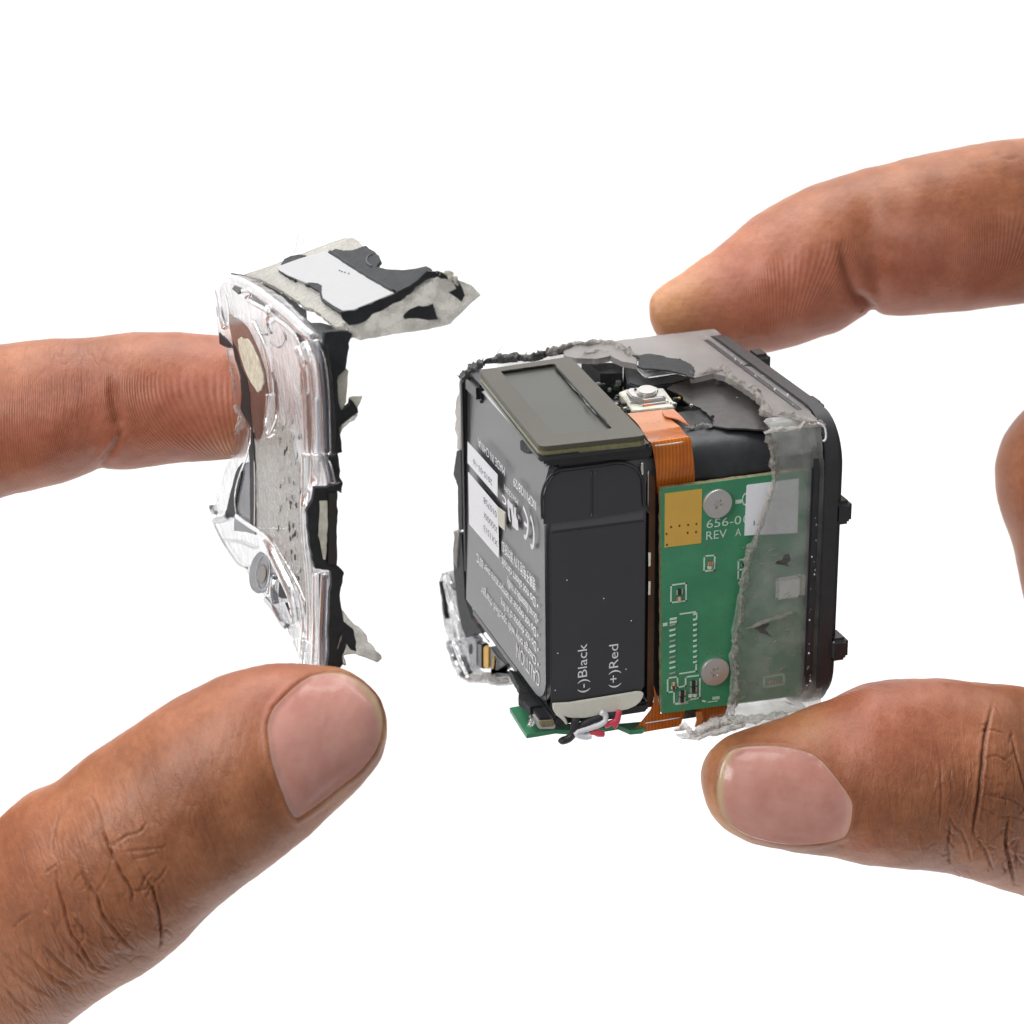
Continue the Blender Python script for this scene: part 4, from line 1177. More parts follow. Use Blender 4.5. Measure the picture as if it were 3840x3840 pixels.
tube('flex_trace_highlight', PL(1, .03, zD([(150, 1635), (300, 1612), (428, 1590)])), .006, M_WHITE, FLX, n=6, sub=2)
box('gap_block', (1.55, .16, -.42), (2.05, .7, -.18), M_DARKGRN, CAMO, bevel=.03)

# --- green circuit board on the side
PCB = empty('circuit_board', '', ''); del PCB['label']; del PCB['category']; PCB.parent = CAMO
YB = -.02
tl, tr_, br_, bl = PL(1, YB, [(2480.5, 1834), (3030, 1762), (3030, 2605), (2482, 2676)])
slab('board', [tl, tr_, br_, bl], 1, .012, M_BOARD, PCB)
slab('board_core', [p + np.array([0, .013, 0]) for p in (tl, tr_, br_, bl)], 1, .075, M_EDGE, PCB, jag=.006, step=.06)
slab('gold_contact', PL(1, YB, i4([(186, 302), (782, 226), (770, 1100), (180, 1172)])), 1, -.004, M_GOLD, PCB)
for q in ((285, 842), (420, 822), (558, 808), (692, 792), (210, 955), (550, 935), (686, 922), (218, 1130)):
    p = D.P(*i4([q])[0], 1, YB - .004)
    loop_slab('contact_hole', [(p[0] + .012 * math.cos(a), p[2] + .014 * math.sin(a)) for a in np.linspace(0, 2 * math.pi, 8, endpoint=False)], 1, p[1], p[1] - .003, M_FLEXDARK, PCB)
def screw(cx, cz, R_, y0):
    """flat washer head screw with a six-lobed socket"""
    S = empty('screw', '', ''); del S['label']; del S['category']; S.parent = PCB
    n = 48
    inner = [(R_ * .30 * (1 + .22 * math.cos(6 * a)) * math.cos(a), R_ * .30 * (1 + .22 * math.cos(6 * a)) * math.sin(a)) for a in np.linspace(0, 2 * math.pi, n, endpoint=False)]
    rings = [(R_, 0), (R_, .030), (R_ * .97, .040), (R_ * .6, .044)]
    V = []; 
    for rr_, h in rings:
        V += [(cx + rr_ * math.cos(a), y0 - h, cz + rr_ * math.sin(a)) for a in np.linspace(0, 2 * math.pi, n, endpoint=False)]
    V += [(cx + u, y0 - .045, cz + w) for u, w in inner]; V += [(cx + u * .9, y0 - .016, cz + w * .9) for u, w in inner]
    V.append((cx, y0 - .006, cz))
    Fc = []
    for q in range(5):
        for k in range(n): Fc.append((q * n + k, q * n + (k + 1) % n, (q + 1) * n + (k + 1) % n, (q + 1) * n + k))
    for k in range(n): Fc.append((5 * n + k, 5 * n + (k + 1) % n, 6 * n))
    o = mesh_obj('screw_head', V, Fc, M_STEEL, S, smooth=True)
    bm = bmesh.new(); bm.from_mesh(o.data); bmesh.ops.recalc_face_normals(bm, faces=bm.faces); bm.to_mesh(o.data); bm.free()
    o.data.polygons.foreach_set('use_smooth', [True] * len(o.data.polygons)); o.data.set_sharp_from_angle(angle=.5)
    return S
for c, rp in ((i4([(1038, 470)])[0], 54), (i5([(995, 812)])[0], 53)):
    p = D.P(*c, 1, YB - .03); q = D.P(c[0] + rp, c[1], 1, YB - .03)
    screw(p[0], p[2], (q[0] - p[0]) * .99, YB)
dX, uZ = (1, 0, 0), (0, 0, 1)
def st(s, a, b, h): text('printed_text', s, D.P(*a, 1, YB), D.P(*b, 1, YB), h, dX, uZ, M_SILK, PCB, lift=.004)
st('656-0', i4([(853, 862)])[0], i4([(1412, 790)])[0], .108)
st('0', i4([(1445, 785)])[0], i4([(1530, 770)])[0], .108)
st('REV', i4([(848, 1050)])[0], i4([(1180, 1005)])[0], .108)
st('A', i4([(1315, 990)])[0], i4([(1410, 976)])[0], .098)
def stroke(pts, w=.018, closed=False, name='silkscreen_line'):
    P = [np.array(p) for p in PL(1, YB - .001, pts)]
    if closed: P.append(P[0])
    bm = bmesh.new()
    for a, b in zip(P[:-1], P[1:]):
        d = (b - a); L = np.linalg.norm(d); d /= L
        a2 = a - d * w / 2; b2 = b + d * w / 2
        s = np.array([-d[2], 0, d[0]]) * w / 2
        vs = [bm.verts.new(tuple(q)) for q in (a2 + s, b2 + s, b2 - s, a2 - s)]
        top = [bm.verts.new(tuple(np.array(v.co) + np.array([0, -.003, 0]))) for v in vs]
        bm.faces.new(top)
        for k in range(4): bm.faces.new([vs[k], vs[(k + 1) % 4], top[(k + 1) % 4], top[k]])
    return bm_obj(name, bm, M_SILK, PCB)
stroke(i4([(822, 1310), (990, 1298)]) + zD([(705, 402), (622, 413)]), closed=True)
stroke(zD([(960, 315), (900, 323), (898, 480), (945, 473)])); stroke(zD([(900, 402), (950, 395)]))
stroke(zD([(358, 525), (478, 508), (478, 650), (356, 665)]), closed=True)
stroke(zD([(432, 757), (564, 738), (564, 795)]))
stroke(i5([(430, 843), (688, 803), (690, 700)]))
stroke(i5([(230, 915), (388, 892), (392, 1062), (518, 1040), (522, 895), (722, 872)])); stroke(i5([(230, 915), (230, 1145), (332, 1128), (334, 1328), (565, 1295), (580, 1262), (745, 1230), (750, 930)]))
stroke(zD([(1205, 620), (1205, 475), (1400, 440)])); stroke(zD([(1205, 620), (1420, 590)])); stroke(zD([(1105, 1345), (1105, 1265), (1265, 1240), (1265, 1320)]), closed=True)
stroke(i5([(800, 1280), (830, 1288)]), w=.02); stroke(i5([(880, 1300), (1030, 1280)]), w=.01); 
for k in range(3): stroke(i5([(955, 1222 + k * 16), (1060, 1212 + k * 16)]), w=.008)
stroke(i5([(340, 1340), (560, 1322)]), w=.006); stroke(i4([(1350, 436), (1395, 430)]), w=.045); stroke(i5([(180, 52), (200, 48)]), w=.04)
st('C', i4([(1420, 505)])[0], i4([(1530, 490)])[0], .17)
for k in range(12):    # rows of solder pads
    x0, y0 = 300, 50 + k * 86.5
    if k < 10:
        a, b = (x0 - 45, y0 + 12), (x0 + 58, y0 - 12)
        slab('solder_pad', PL(1, YB, i5([(a[0], a[1] - 14), (b[0], b[1] - 14), (b[0] - 8, b[1] + 16), (a[0] + 4, a[1] + 16)])), 1, -.010, M_SILK if k % 3 else M_STEEL, PCB, bevel=.003)
for k in range(-3, 10):
    y0 = 50 + k * 86.0
    if -2 <= k <= 7:
        slab('solder_pad', PL(1, YB, i5([(635, y0 - 6), (706, y0 - 22), (690, y0 + 14), (640, y0 + 24)])), 1, -.010, M_SILK, PCB, bevel=.003)
for k in range(2): 
    slab('solder_pad', PL(1, YB, zD([(350 - k * 0, 790 + k * 26), (404, 782 + k * 26), (398, 798 + k * 26), (345, 806 + k * 26)])), 1, -.010, M_SILK, PCB)
def chip(cx, cy, s, conv, mats=(M_BLACK, M_STEEL)):
    p = D.P(*conv([(cx, cy)])[0], 1, YB)
    box('component', (p[0] - s * .6, YB - .03, p[2] - s), (p[0] + s * .6, YB, p[2] + s), mats[0], PCB, bevel=.005)
    for q in (-1, 1):
        box('component_terminal', (p[0] + q * s * .95 - s * .3, YB - .022, p[2] - s * .95), (p[0] + q * s * .95 + s * .3, YB, p[2] + s * .95), mats[1], PCB, bevel=.004)
chip(670, 348, .026, zD, (M_FLEXPLAIN, M_STEEL)); chip(668, 378, .022, zD, (M_CREAM, M_SILK)); chip(422, 575, .032, zD); chip(420, 632, .024, zD, (M_CREAM, M_FLEXPLAIN)); chip(935, 360, .02, zD)
for q in ((640, 990), (640, 1095), (460, 1150), (455, 1255)): chip(*q, .034, i5)
for q in ((595, 1190), (665, 1185)): chip(*q, .02, i5, (M_CREAM, M_SILK))
chip(320, 1000, .022, i5, (M_CREAM, M_FLEXPLAIN)); chip(320, 1060, .022, i5, (M_FLEXDARK, M_CREAM)); chip(1160, 1305, .02, zD, (M_FLEXPLAIN, M_CREAM)); chip(1205, 1300, .02, zD, (M_FLEXPLAIN, M_CREAM))
lamp_p = D.P(*zD([(1310, 530)])[0], 1, YB)
box('metal_component', (lamp_p[0] - .19, YB - .07, lamp_p[2] - .14), (lamp_p[0] + .12, YB, lamp_p[2] + .14), M_CHROME, PCB, bevel=.03)
box('component_base', (lamp_p[0] + .125, YB - .04, lamp_p[2] - .13), (lamp_p[0] + .19, YB, lamp_p[2] + .12), M_CREAM, PCB, bevel=.006)
slab('board_label', PL(1, YB - .003, i4([(1520, 162)]) + i6([(860, 50), (842, 765)]) + i4([(1465, 978), (1500, 185)])), 1, -.005, M_LABEL, PCB)
text('printed_text', '1.', D.P(*i4([(1612, 815)])[0], 1, YB - .008), D.P(*i4([(1680, 806)])[0], 1, YB - .008), .06, dX, uZ, M_INK, PCB)

# --- torn smoky shell
SH = empty('shell', '', ''); del SH['label']; del SH['category']; SH.parent = CAMO
zt = 3.20
topo = j8([(20, 205), (110, 168), (260, 148), (600, 108), (1010, 58), (1030, 68), (1120, 140), (1270, 265), (1400, 370), (1530, 470), (1610, 560), (1680, 640), (1700, 665), (1620, 668), (1480, 640), (1400, 628), (1340, 560), (1290, 500), (1250, 470), (1160, 415), (1090, 370), (1010, 350), (890, 378),
      (860, 380), (850, 320), (760, 270), (600, 240), (500, 235), (500, 290), (400, 270), (330, 235), (250, 255), (100, 250), (30, 235)])
slab('shell_top', PL(2, zt, topo), 2, -.07, M_SMOKE, SH, jag=.012, step=.035, seed=4, label='smoky translucent top of the shell with a torn front edge')
side = zB([(1112, 912), (1205, 885), (1330, 868), (1560, 860), (1575, 1000), (1590, 1250)]) + zD([(1595, 600), (1585, 1200), (1560, 1480), (1400, 1535), (1200, 1580), (1000, 1618), (870, 1640), (800, 1600), (830, 1500), (840, 1400), (850, 1250), (832, 1110), (862, 1000), (850, 900), (880, 780), (905, 640), (930, 480), (970, 340), (1010, 230), (1050, 130), (1070, 20)]) + zB([(1100, 1560), (1150, 1440), (1190, 1310), (1200, 1200), (1170, 1100), (1140, 970)])
slab('shell_side', PL(1, -.12, side), 1, .045, M_FROST, SH, jag=.010, step=.04, seed=8, label='frosted translucent side wall over the circuit board')
# curved corner between top and side
V = []; Fc = []; arcs = [(-.12, 2.82)] + [(-.12 + .34 * (1 - math.cos(a)), 2.86 + .34 * math.sin(a)) for a in np.linspace(0, math.pi / 2, 9)]
xs = np.linspace(2.66, 3.17, 20)
for i, x in enumerate(xs):
    for j, (y, z) in enumerate(arcs):
        xx = x + (noise.noise(Vector((j * 1.7, 4, 2))) * .06 if i == 0 else 0)
        V.append((xx, y, z))
for i, x in enumerate(xs):
    for j, (y, z) in enumerate(arcs):
        c_ = Vector((0, .25 - y, 2.8 - z)).normalized() * .05
        V.append((x, y + c_.y, z + c_.z))
ma = len(arcs); nx = len(xs)
for i in range(nx - 1):
    for j in range(ma - 1):
        a = i * ma + j
        Fc.append((a, a + 1, a + 1 + ma, a + ma)); b = a + nx * ma
        Fc.append((b, b + ma, b + 1 + ma, b + 1))
for j in range(ma - 1): Fc.append((j, j + nx * ma, j + 1 + nx * ma, j + 1))
mesh_obj('shell_corner', V, Fc, M_FROST, SH, smooth=True)
# crumbled edges
torn_band('torn_edge', PL(2, 3.19, j8([(890, 368), (960, 350), (1040, 340), (1070, 318), (1100, 360), (1150, 405), (1220, 440), (1280, 450), (1290, 500), (1330, 550), (1370, 600), (1410, 630)])), 2, 0.065, M_CRUMB, SH, 12, amp=0.05, out=1)
torn_band('torn_edge', PL(2, 3.19, j8([(1410, 628), (1480, 632), (1560, 640), (1640, 665), (1700, 685), (1735, 690)])), 2, 0.055, M_CRUMB, SH, 13, amp=0.045, out=1)
torn_band('torn_edge', PL(1, -.11, zB([(1135, 925), (1165, 990), (1180, 1100), (1195, 1200), (1185, 1300), (1150, 1420), (1110, 1560), (1075, 1700)])), 1, 0.063, M_CRUMB, SH, 14, amp=0.035, out=-1)
torn_band('torn_edge', PL(1, -.11, zD([(1075, 20), (1050, 130), (1010, 240), (975, 350), (945, 480), (925, 620), (915, 760), (895, 880)])), 1, 0.067, M_CRUMB, SH, 15, amp=0.035, out=-1)
torn_band('torn_edge', PL(1, -.11, zD([(895, 880), (880, 1010), (870, 1120), (880, 1260), (885, 1380), (860, 1480), (845, 1580)])), 1, 0.071, M_CRUMB, SH, 16, amp=0.035, out=-1)
torn_band('torn_edge', PL(1, -.10, zB([(1115, 915), (1200, 885), (1300, 878), (1385, 868), (1440, 820)])), 1, 0.034, M_CRUMB, SH, 17, amp=0.035, out=-1)
torn_band('shell_bottom_edge', PL(1, -.12, zD([(385, 1700), (470, 1660), (540, 1720), (640, 1690), (740, 1640), (850, 1610), (1000, 1600), (1150, 1580), (1300, 1560)])), 1, 0.073, M_CRUMB, SH, 18, amp=0.06, out=-1)
torn_band('shell_bottom_edge', PL(1, -.14, zD([(400, 1730), (520, 1745), (620, 1735), (740, 1700), (850, 1670), (960, 1650)])), 1, 0.065, M_CRUMB, SH, 19, amp=0.06, out=-1)
slab('shell_bottom', PL(1, -.13, zD([(700, 1640), (850, 1590), (1100, 1560), (1450, 1500), (1400, 1560), (1200, 1640), (1000, 1660), (760, 1720), (640, 1740)])), 1, .3, M_FROST, SH, jag=.02, step=.05, seed=22)
# cracks and gouges in the side wall
torn_band('crack_ridge', PL(1, -.135, zD([(960, 880), (1040, 850), (1130, 810), (1220, 780), (1300, 755), (1360, 745)])), 1, 0.023, M_CRUMB, SH, 24, amp=0.03, out=-1)
slab('gouge', PL(1, -.122, zD([(1045, 870), (1100, 845), (1150, 830), (1110, 880), (1170, 940), (1130, 920), (1070, 905)])), 1, -.004, M_CRUMBD, SH, jag=.006, step=.03)
slab('gouge', PL(1, -.122, zD([(1195, 350), (1215, 325), (1250, 320), (1265, 280), (1300, 270), (1320, 320), (1290, 345), (1300, 370), (1240, 355)])), 1, -.004, M_CRUMBD, SH, jag=.006, step=.03)
rs = random.Random(77)
for i in range(26):   # scratches
    x, y = rs.uniform(900, 1380), rs.uniform(200, 1500); a = rs.uniform(-.9, .9); L = rs.uniform(15, 60)
    tube('scratch', PL(1, -.122, zD([(x, y), (x + L * .5 * math.cos(a), y + L * .5 * math.sin(a) + rs.uniform(-4, 4)), (x + L * math.cos(a), y + L * math.sin(a))])), rs.uniform(.003, .006), M_CRUMB, SH, n=5, sub=3)
# black torn liner over the module
flap = i7([(500, 345), (640, 350), (800, 325), (950, 350), (1100, 390), (1250, 410), (1300, 395), (1310, 430), (1400, 470), (1510, 540), (1515, 640), (1500, 720), (1440, 700), (1300, 640), (1150, 600), (950, 580), (800, 560), (690, 570), (600, 520), (640, 440), (610, 380)])
slab('liner_flap', PL(2, 3.215, flap), 2, -.018, M_MATTE, SH, jag=.016, step=.035, seed=6)
slab('liner_notch', PL(2, 3.207, j8([(1215, 298), (1240, 282), (1285, 278), (1300, 300), (1250, 302)])), 2, -.01, M_MATTE, SH, jag=.005)
# far rim: dark crumbled edge
torn_band('far_torn_edge', PL(2, 3.15, zA([(390, 380), (480, 365), (600, 355), (720, 345), (850, 350), (950, 310), (1080, 285), (1200, 250), (1330, 260), (1460, 230)])), 2, 0.088, M_CRUMBD, SH, 41, amp=0.06, out=1)
torn_band('far_torn_edge', PL(2, 3.18, zA([(960, 300), (1100, 268), (1240, 230), (1330, 240), (1440, 220), (1560, 230), (1700, 290), (1780, 350)])), 2, 0.088, M_CRUMB, SH, 42, amp=0.06, out=1)
torn_band('far_torn_edge', PL(2, 3.1, zA([(185, 530), (250, 480), (320, 430), (400, 370)])), 2, 0.079, M_CRUMBD, SH, 43, amp=0.06, out=1)
torn_band('far_torn_edge', PL(2, 3.16, zA([(1260, 350), (1360, 330), (1460, 300), (1540, 330)])), 2, 0.070, M_CRUMB, SH, 44, amp=0.06, out=1)
slab('clear_sliver', PL(1, 3.5, j7([(600, 240), (640, 180), (690, 100), (720, 80), (740, 110), (710, 170), (640, 260), (560, 330), (480, 330), (520, 260)])), 1, .03, M_CLEAR, SH, jag=.01, step=.05)
box('far_wall', (.55, 3.60, .2), (3.14, 3.70, 3.12), M_FROST, SH, bevel=.02)
# left far edge strips
slab('left_torn_edge', PL(0, .10, zA([(185, 525), (210, 560), (215, 640), (200, 700), (185, 860), (180, 1100), (175, 1180), (150, 1160), (160, 1060), (130, 990), (150, 900), (135, 830), (150, 720), (175, 640), (170, 570)])), 0, .04, M_CRUMB, SH, jag=.014, step=.03, seed=45)
slab('left_liner_edge', PL(0, .12, zA([(150, 1180), (185, 1170), (195, 1500), (200, 1900), (165, 1890), (160, 1500), (120, 1400)])), 0, .05, M_MATTE, SH, jag=.014, step=.05, seed=7)
slab('left_liner_edge', PL(0, .12, zC([(215, 190), (262, 200), (280, 480), (290, 700), (340, 850), (420, 960), (350, 980), (300, 1000), (262, 900), (235, 760), (205, 500), (200, 330)])), 0, .06, M_MATTE, SH, jag=.010, step=.06, seed=9)
slab('left_torn_piece', PL(0, .10, zC([(200, 185), (248, 178), (240, 260), (225, 470), (200, 400), (212, 250)])), 0, .03, M_CRUMB, SH, jag=.012, step=.05, seed=10)
chunk = j6([(60, 195), (150, 160), (275, 130), (290, 260), (250, 400), (250, 520), (285, 700), (330, 880), (340, 1180), (420, 1330), (475, 1530), (560, 1600), (750, 1560), (765, 1640), (1010, 1612), (1030, 1690), (960, 1750), (880, 1755), (790, 1752), (700, 1720), (580, 1712), (400, 1700), (320, 1620), (240, 1480), (180, 1300), (150, 1100), (105, 980), (60, 700), (32, 400), (36, 260)])
slab('clear_corner', PL(0, .16, chunk), 0, .12, M_CLEARC, SH, jag=.012, step=.06, seed=11, bevel=0, label='clear broken corner of the shell at the lower left')
for q, w_, m_ in (([(60, 300), (85, 480), (110, 640), (140, 820)], .035, M_BLACK), ([(110, 240), (150, 400), (180, 560), (230, 700), (290, 900), (320, 1100)], .05, M_CLEAR), ([(170, 1150), (230, 1330), (280, 1480), (360, 1620)], .06, M_GREYCL), ([(250, 1150), (320, 1320), (380, 1480), (450, 1600)], .05, M_CLEAR),
               ([(300, 1330), (370, 1380), (420, 1500), (460, 1580)], .028, M_BLACK), ([(230, 1300), (260, 1440), (330, 1580)], .02, M_BLACK), ([(150, 240), (200, 330), (230, 420)], .035, M_GREYCL), ([(200, 1000), (260, 1100), (320, 1150)], .02, M_GREYCL)):
    tube('broken_rib', PL(0, .13, j6(q)), w_, m_, SH, n=8, sub=6, rough=.02, seed=len(q))
torn_band('torn_edge', PL(0, .14, j6([(380, 1640), (480, 1640), (560, 1650), (680, 1600), (760, 1660), (860, 1700), (980, 1670)])), 0, 0.057, M_CRUMB, SH, 52, amp=0.035, out=-1)

# --- bezel ring with four stubs
BZ = empty('bezel', '', ''); del BZ['label']; del BZ['category']; BZ.parent = CAMO
loop_slab('bezel_ring', rrect(-.17, 3.86, -.50, 3.24, [.62, .72, .62, .62], n=10), 0, 3.20, 3.50, M_BEZEL, BZ, bevel=.07, segs=4)
loop_slab('bezel_step', rrect(-.145, 3.82, -.47, 3.21, [.6, .68, .6, .6], n=10), 0, 3.11, 3.21, M_BLACK, BZ, bevel=.02)
for (px_, py_) in ((3163, 1906), (3150, 2416), (3062, 1500), (2862, 1322)):
    p = D.P(px_, py_, 0, 3.58)
    zz = -.12 if py_ < 1600 else 0
    box('stub', (3.40, p[1] - .16, p[2] - .15 + zz), (3.63, p[1] + .16, p[2] + .14 + zz), M_BLACK, BZ, bevel=.05, segs=3)
rs = random.Random(61)
for i in range(34):   # specks of swarf along the seam
    if rs.random() < .6:
        p = np.array([3.165 + rs.uniform(-.04, .02), -.165, rs.uniform(-.2, 2.6)])
    else:
        yy = rs.uniform(.3, 3.4); p = np.array([3.17 + rs.uniform(-.05, .05), yy, 3.235])
    s_ = rs.uniform(.003, .009)
    box('speck', tuple(p - s_), tuple(p + np.array([s_, s_, s_ * rs.uniform(1, 2.5)])), M_WHITE if rs.random() < .5 else M_CRUMB, BZ, bevel=.002)
tube('swarf_curl', PL(1, -.19, zB([(1540, 830), (1590, 860), (1605, 920), (1600, 965), (1580, 972)])), .012, M_WHITE, BZ, n=6, rough=.004)
crumbs('swarf', PL(1, -.17, zB([(1440, 850), (1500, 840), (1560, 820), (1600, 850)])), .02, M_CRUMB, BZ, 66, rough=.025, spikes=14)

# --- lower parts: little boards, wires, connector
slab('lower_board', PL(2, -.36, i8([(85, 425), (215, 400), (420, 520), (700, 590), (1000, 600), (1200, 590), (1560, 560), (1460, 650), (1330, 660), (1210, 610), (1000, 640), (720, 662), (560, 650), (260, 700)])), 2, -.055, M_BOARD, CAMO, jag=.004, step=.1)
CN = empty('connector', '', ''); del CN['label']; del CN['category']; CN.parent = CAMO
slab('connector_cap', PL(2, -.12, i8([(320, 430), (400, 395), (530, 505), (525, 530), (390, 535)])), 2, -.03, M_BLACK, CN, bevel=.01)
slab('connector_shell', PL(2, -.155, i8([(320, 440), (400, 405), (560, 520), (555, 545), (385, 545)])), 2, -.13, M_STEEL, CN, bevel=.012)
slab('connector_side', PL(1, -.03, i8([(395, 575), (550, 560), (548, 620), (420, 632)])), 1, .05, M_EDGE, CN, bevel=.01)
crumbs('solder_mess', PL(2, -.25, i8([(170, 330), (230, 390), (300, 430), (330, 520), (300, 600), (330, 620)])), .03, M_CRUMB, CN, 71, rough=.035, spikes=16)
slab('black_strut', PL(2, -.10, i8([(90, 30), (190, 60), (330, 260), (460, 430), (400, 400), (300, 420), (180, 320), (190, 230), (150, 150)])), 2, -.10, M_MATTE, CAMO, jag=.01, step=.06)
for nm, pts, rr_, m_ in (('black_wire', [(1180, 500), (1050, 520), (930, 560), (850, 600), (790, 630)], .045, M_BLACKWIRE),
                         ('black_wire', [(770, 540), (760, 600), (745, 680), (700, 740), (640, 765), (625, 752)], .048, M_BLACKWIRE),
                         ('white_wire', [(1030, 470), (1075, 500), (1072, 560), (1010, 605), (920, 635), (820, 665), (775, 690)], .034, M_WHITEWIRE),
                         ('white_wire', [(775, 670), (800, 710), (870, 725), (925, 712)], .040, M_WHITEWIRE),
                         ('red_wire', [(1225, 455), (1205, 510), (1180, 560), (1120, 590), (1070, 610)], .034, M_RED),
                         ('red_wire', [(910, 690), (960, 680), (1010, 690), (1060, 695)], [.02, .035, .044, .036], M_RED),
                         ('red_wire', [(1220, 470), (1190, 580), (1160, 625)], .035, M_RED)):
    yy = -.10 if nm != 'black_wire' else -.06
    tube('wire', PL(1, yy, i8(pts)), rr_, m_, CAMO, n=12, sub=6, rough=.004, label=nm.replace('_', ' ') + ' under the battery')
# small camera-side parts at the lower left
box('micro_part_block', (.35, 2.35, -.2), (.95, 3.2, .25), M_DARKGRN, CAMO, bevel=.03)
slab('grommet', PL(0, .13, j6([(430, 1010), (480, 1030), (530, 1090), (550, 1200), (552, 1490), (500, 1470), (450, 1400), (415, 1280), (412, 1120)])), 0, .10, M_GREYCL, CAMO, bevel=.02)
slab('grommet_hole', PL(0, .126, j6(ell(462, 1240, 24, 75))), 0, .01, M_MATTE, CAMO)
slab('black_collar', PL(0, .14, j6([(540, 1130), (620, 1170), (620, 1520), (552, 1500)])), 0, .10, M_BLACK, CAMO, bevel=.02)
slab('gold_strip', PL(0, .16, j6([(632, 1215), (660, 1195), (712, 1215), (712, 1490), (690, 1520), (625, 1490)])), 0, .05, M_GOLD, CAMO, bevel=.01)
slab('orange_blob', PL(0, .16, j6([(480, 850), (520, 815), (575, 830), (590, 900), (575, 990), (540, 1010), (500, 960)])), 0, .06, M_FLEXPLAIN, CAMO, jag=.01, bevel=.015)
slab('pale_blob', PL(0, .15, j6([(450, 900), (490, 860), (510, 940), (500, 1000), (450, 1010)])), 0, .06, M_CREAM, CAMO, jag=.01)
slab('dark_connector', PL(0, .17, j6([(770, 1570), (1000, 1590), (1000, 1615), (800, 1640), (740, 1600), (740, 1200), (830, 1330), (960, 1450)])), 0, .2, M_BLACK, CAMO, bevel=.02)
tube('pin', PL(0, .14, j6([(620, 1010), (670, 1080), (720, 1140)])), .012, M_STEEL, CAMO, n=6, sub=2)
tube('pin', PL(0, .14, j6([(795, 1340), (790, 1430), (775, 1510)])), .014, M_GOLD, CAMO, n=6, sub=2)
# ================================================================== torn-off shell piece in the left hand
def fragment_frame():
    n1 = np.array([(1200 - CX) / FPX, (1290 - CX) / FPX, 1]) * 23.4      # near top corner, camera space
    f1 = np.array([(855 - CX) / FPX, (1040 - CX) / FPX, 1]) * 26.6       # far top corner
    Zc = CR[2]                                                          # device up in camera space
    Yc = f1 - n1; Yc /= np.linalg.norm(Yc)
    Zc = Zc - Yc * Zc.dot(Yc); Zc /= np.linalg.norm(Zc)
    Xc = np.cross(Yc, Zc)
    o = n1 - Zc * 3.6
    M = np.eye(4)
    M[:3, 0] = CR @ Xc; M[:3, 1] = CR @ Yc; M[:3, 2] = CR @ Zc; M[:3, 3] = CAMP + CR @ o
    return M
MF = fragment_frame()
F1 = Frame(MF)
FRG = empty('shell_fragment', 'torn clear plastic shell piece with black liner and white sticker, held in the left hand', 'plastic shell', M=MF)
c22, s22 = math.cos(math.radians(22)), math.sin(math.radians(22))
RT = np.eye(4); RT[0, 0] = c22; RT[0, 2] = -s22; RT[2, 0] = s22; RT[2, 2] = c22
T0 = np.eye(4); T0[:3, 3] = (0.0, 0, 3.62)
MT_local = T0 @ RT
F2 = Frame(MF @ MT_local)
FLAP = bpy.data.objects.new('top_flap', None); COL.objects.link(FLAP); FLAP.parent = FRG; FLAP.matrix_local = Matrix(MT_local.tolist())
def P1(ax, v, pts): return PL(ax, v, pts, F1)
def P2(ax, v, pts): return PL(ax, v, pts, F2)
# clear plate
plate = j1([(250, 235), (180, 310), (120, 400), (88, 500), (76, 650), (88, 850), (108, 1050), (130, 1190), (225, 1260), (262, 1400), (285, 1560), (300, 1700), (330, 1930)]) + \
        j2([(350, 190), (408, 235), (380, 400), (330, 560), (290, 700), (300, 880), (200, 1100), (130, 1400), (60, 1590), (5, 1600)]) + \
        j3([(95, 200), (150, 330), (230, 520), (320, 680), (430, 860), (540, 1020), (660, 1090), (720, 1250), (850, 1400), (960, 1520), (1060, 1660), (1200, 1900)]) + \
        zF([(700, 1450), (790, 1580), (830, 1700), (850, 1830), (1085, 1850), (1092, 1700), (1098, 1460), (1130, 1150), (1132, 1010), (975, 960), (920, 640), (905, 450), (975, 300), (1130, 290), (1140, 250), (1080, 100)]) + \
        zE([(855, 1480), (850, 1300), (835, 1080), (815, 900), (800, 770), (740, 715), (640, 600), (500, 465), (330, 360), (230, 325)])
slab('clear_plate', P1(0, 0, plate), 0, .07, M_CLEAR, FRG, jag=.012, step=.06, seed=2, label='clear end plate of the shell')
# rounded vertical rim: clear bands towards us
for q, w_, m_ in (([(655, 800), (700, 950), (715, 1200), (722, 1493)], .06, M_CLEAR), ([(700, 780), (745, 900), (768, 1150), (775, 1493)], .07, M_CLEAR), ([(760, 760), (800, 900), (825, 1150), (835, 1493)], .055, M_GREYCL)):
    tube('rim_band', P1(0, -.04, zE(q)), w_, m_, FRG, n=10, sub=8)
for q, w_, m_ in (([(905, 0), (905, 300), (890, 450), (900, 700), (930, 1000), (945, 1300), (940, 1600)], .05, M_CLEAR), ([(985, 0), (985, 180), (960, 290)], .06, M_CLEAR), ([(1050, 0), (1090, 120), (1120, 260)], .05, M_GREYCL),
                  ([(1000, 1020), (1000, 1200), (1000, 1500), (985, 1800)], .06, M_CLEAR), ([(1070, 1030), (1060, 1250), (1050, 1500), (1050, 1820)], .05, M_GREYCL), ([(1030, 1030), (1035, 1300), (1030, 1600)], .022, M_MATTE),
                  ([(870, 1200), (905, 1400), (890, 1600), (870, 1800)], .06, M_CLEAR)):
    tube('rim_band', P1(0, -.03, zF(q)), w_, m_, FRG, n=10, sub=8)
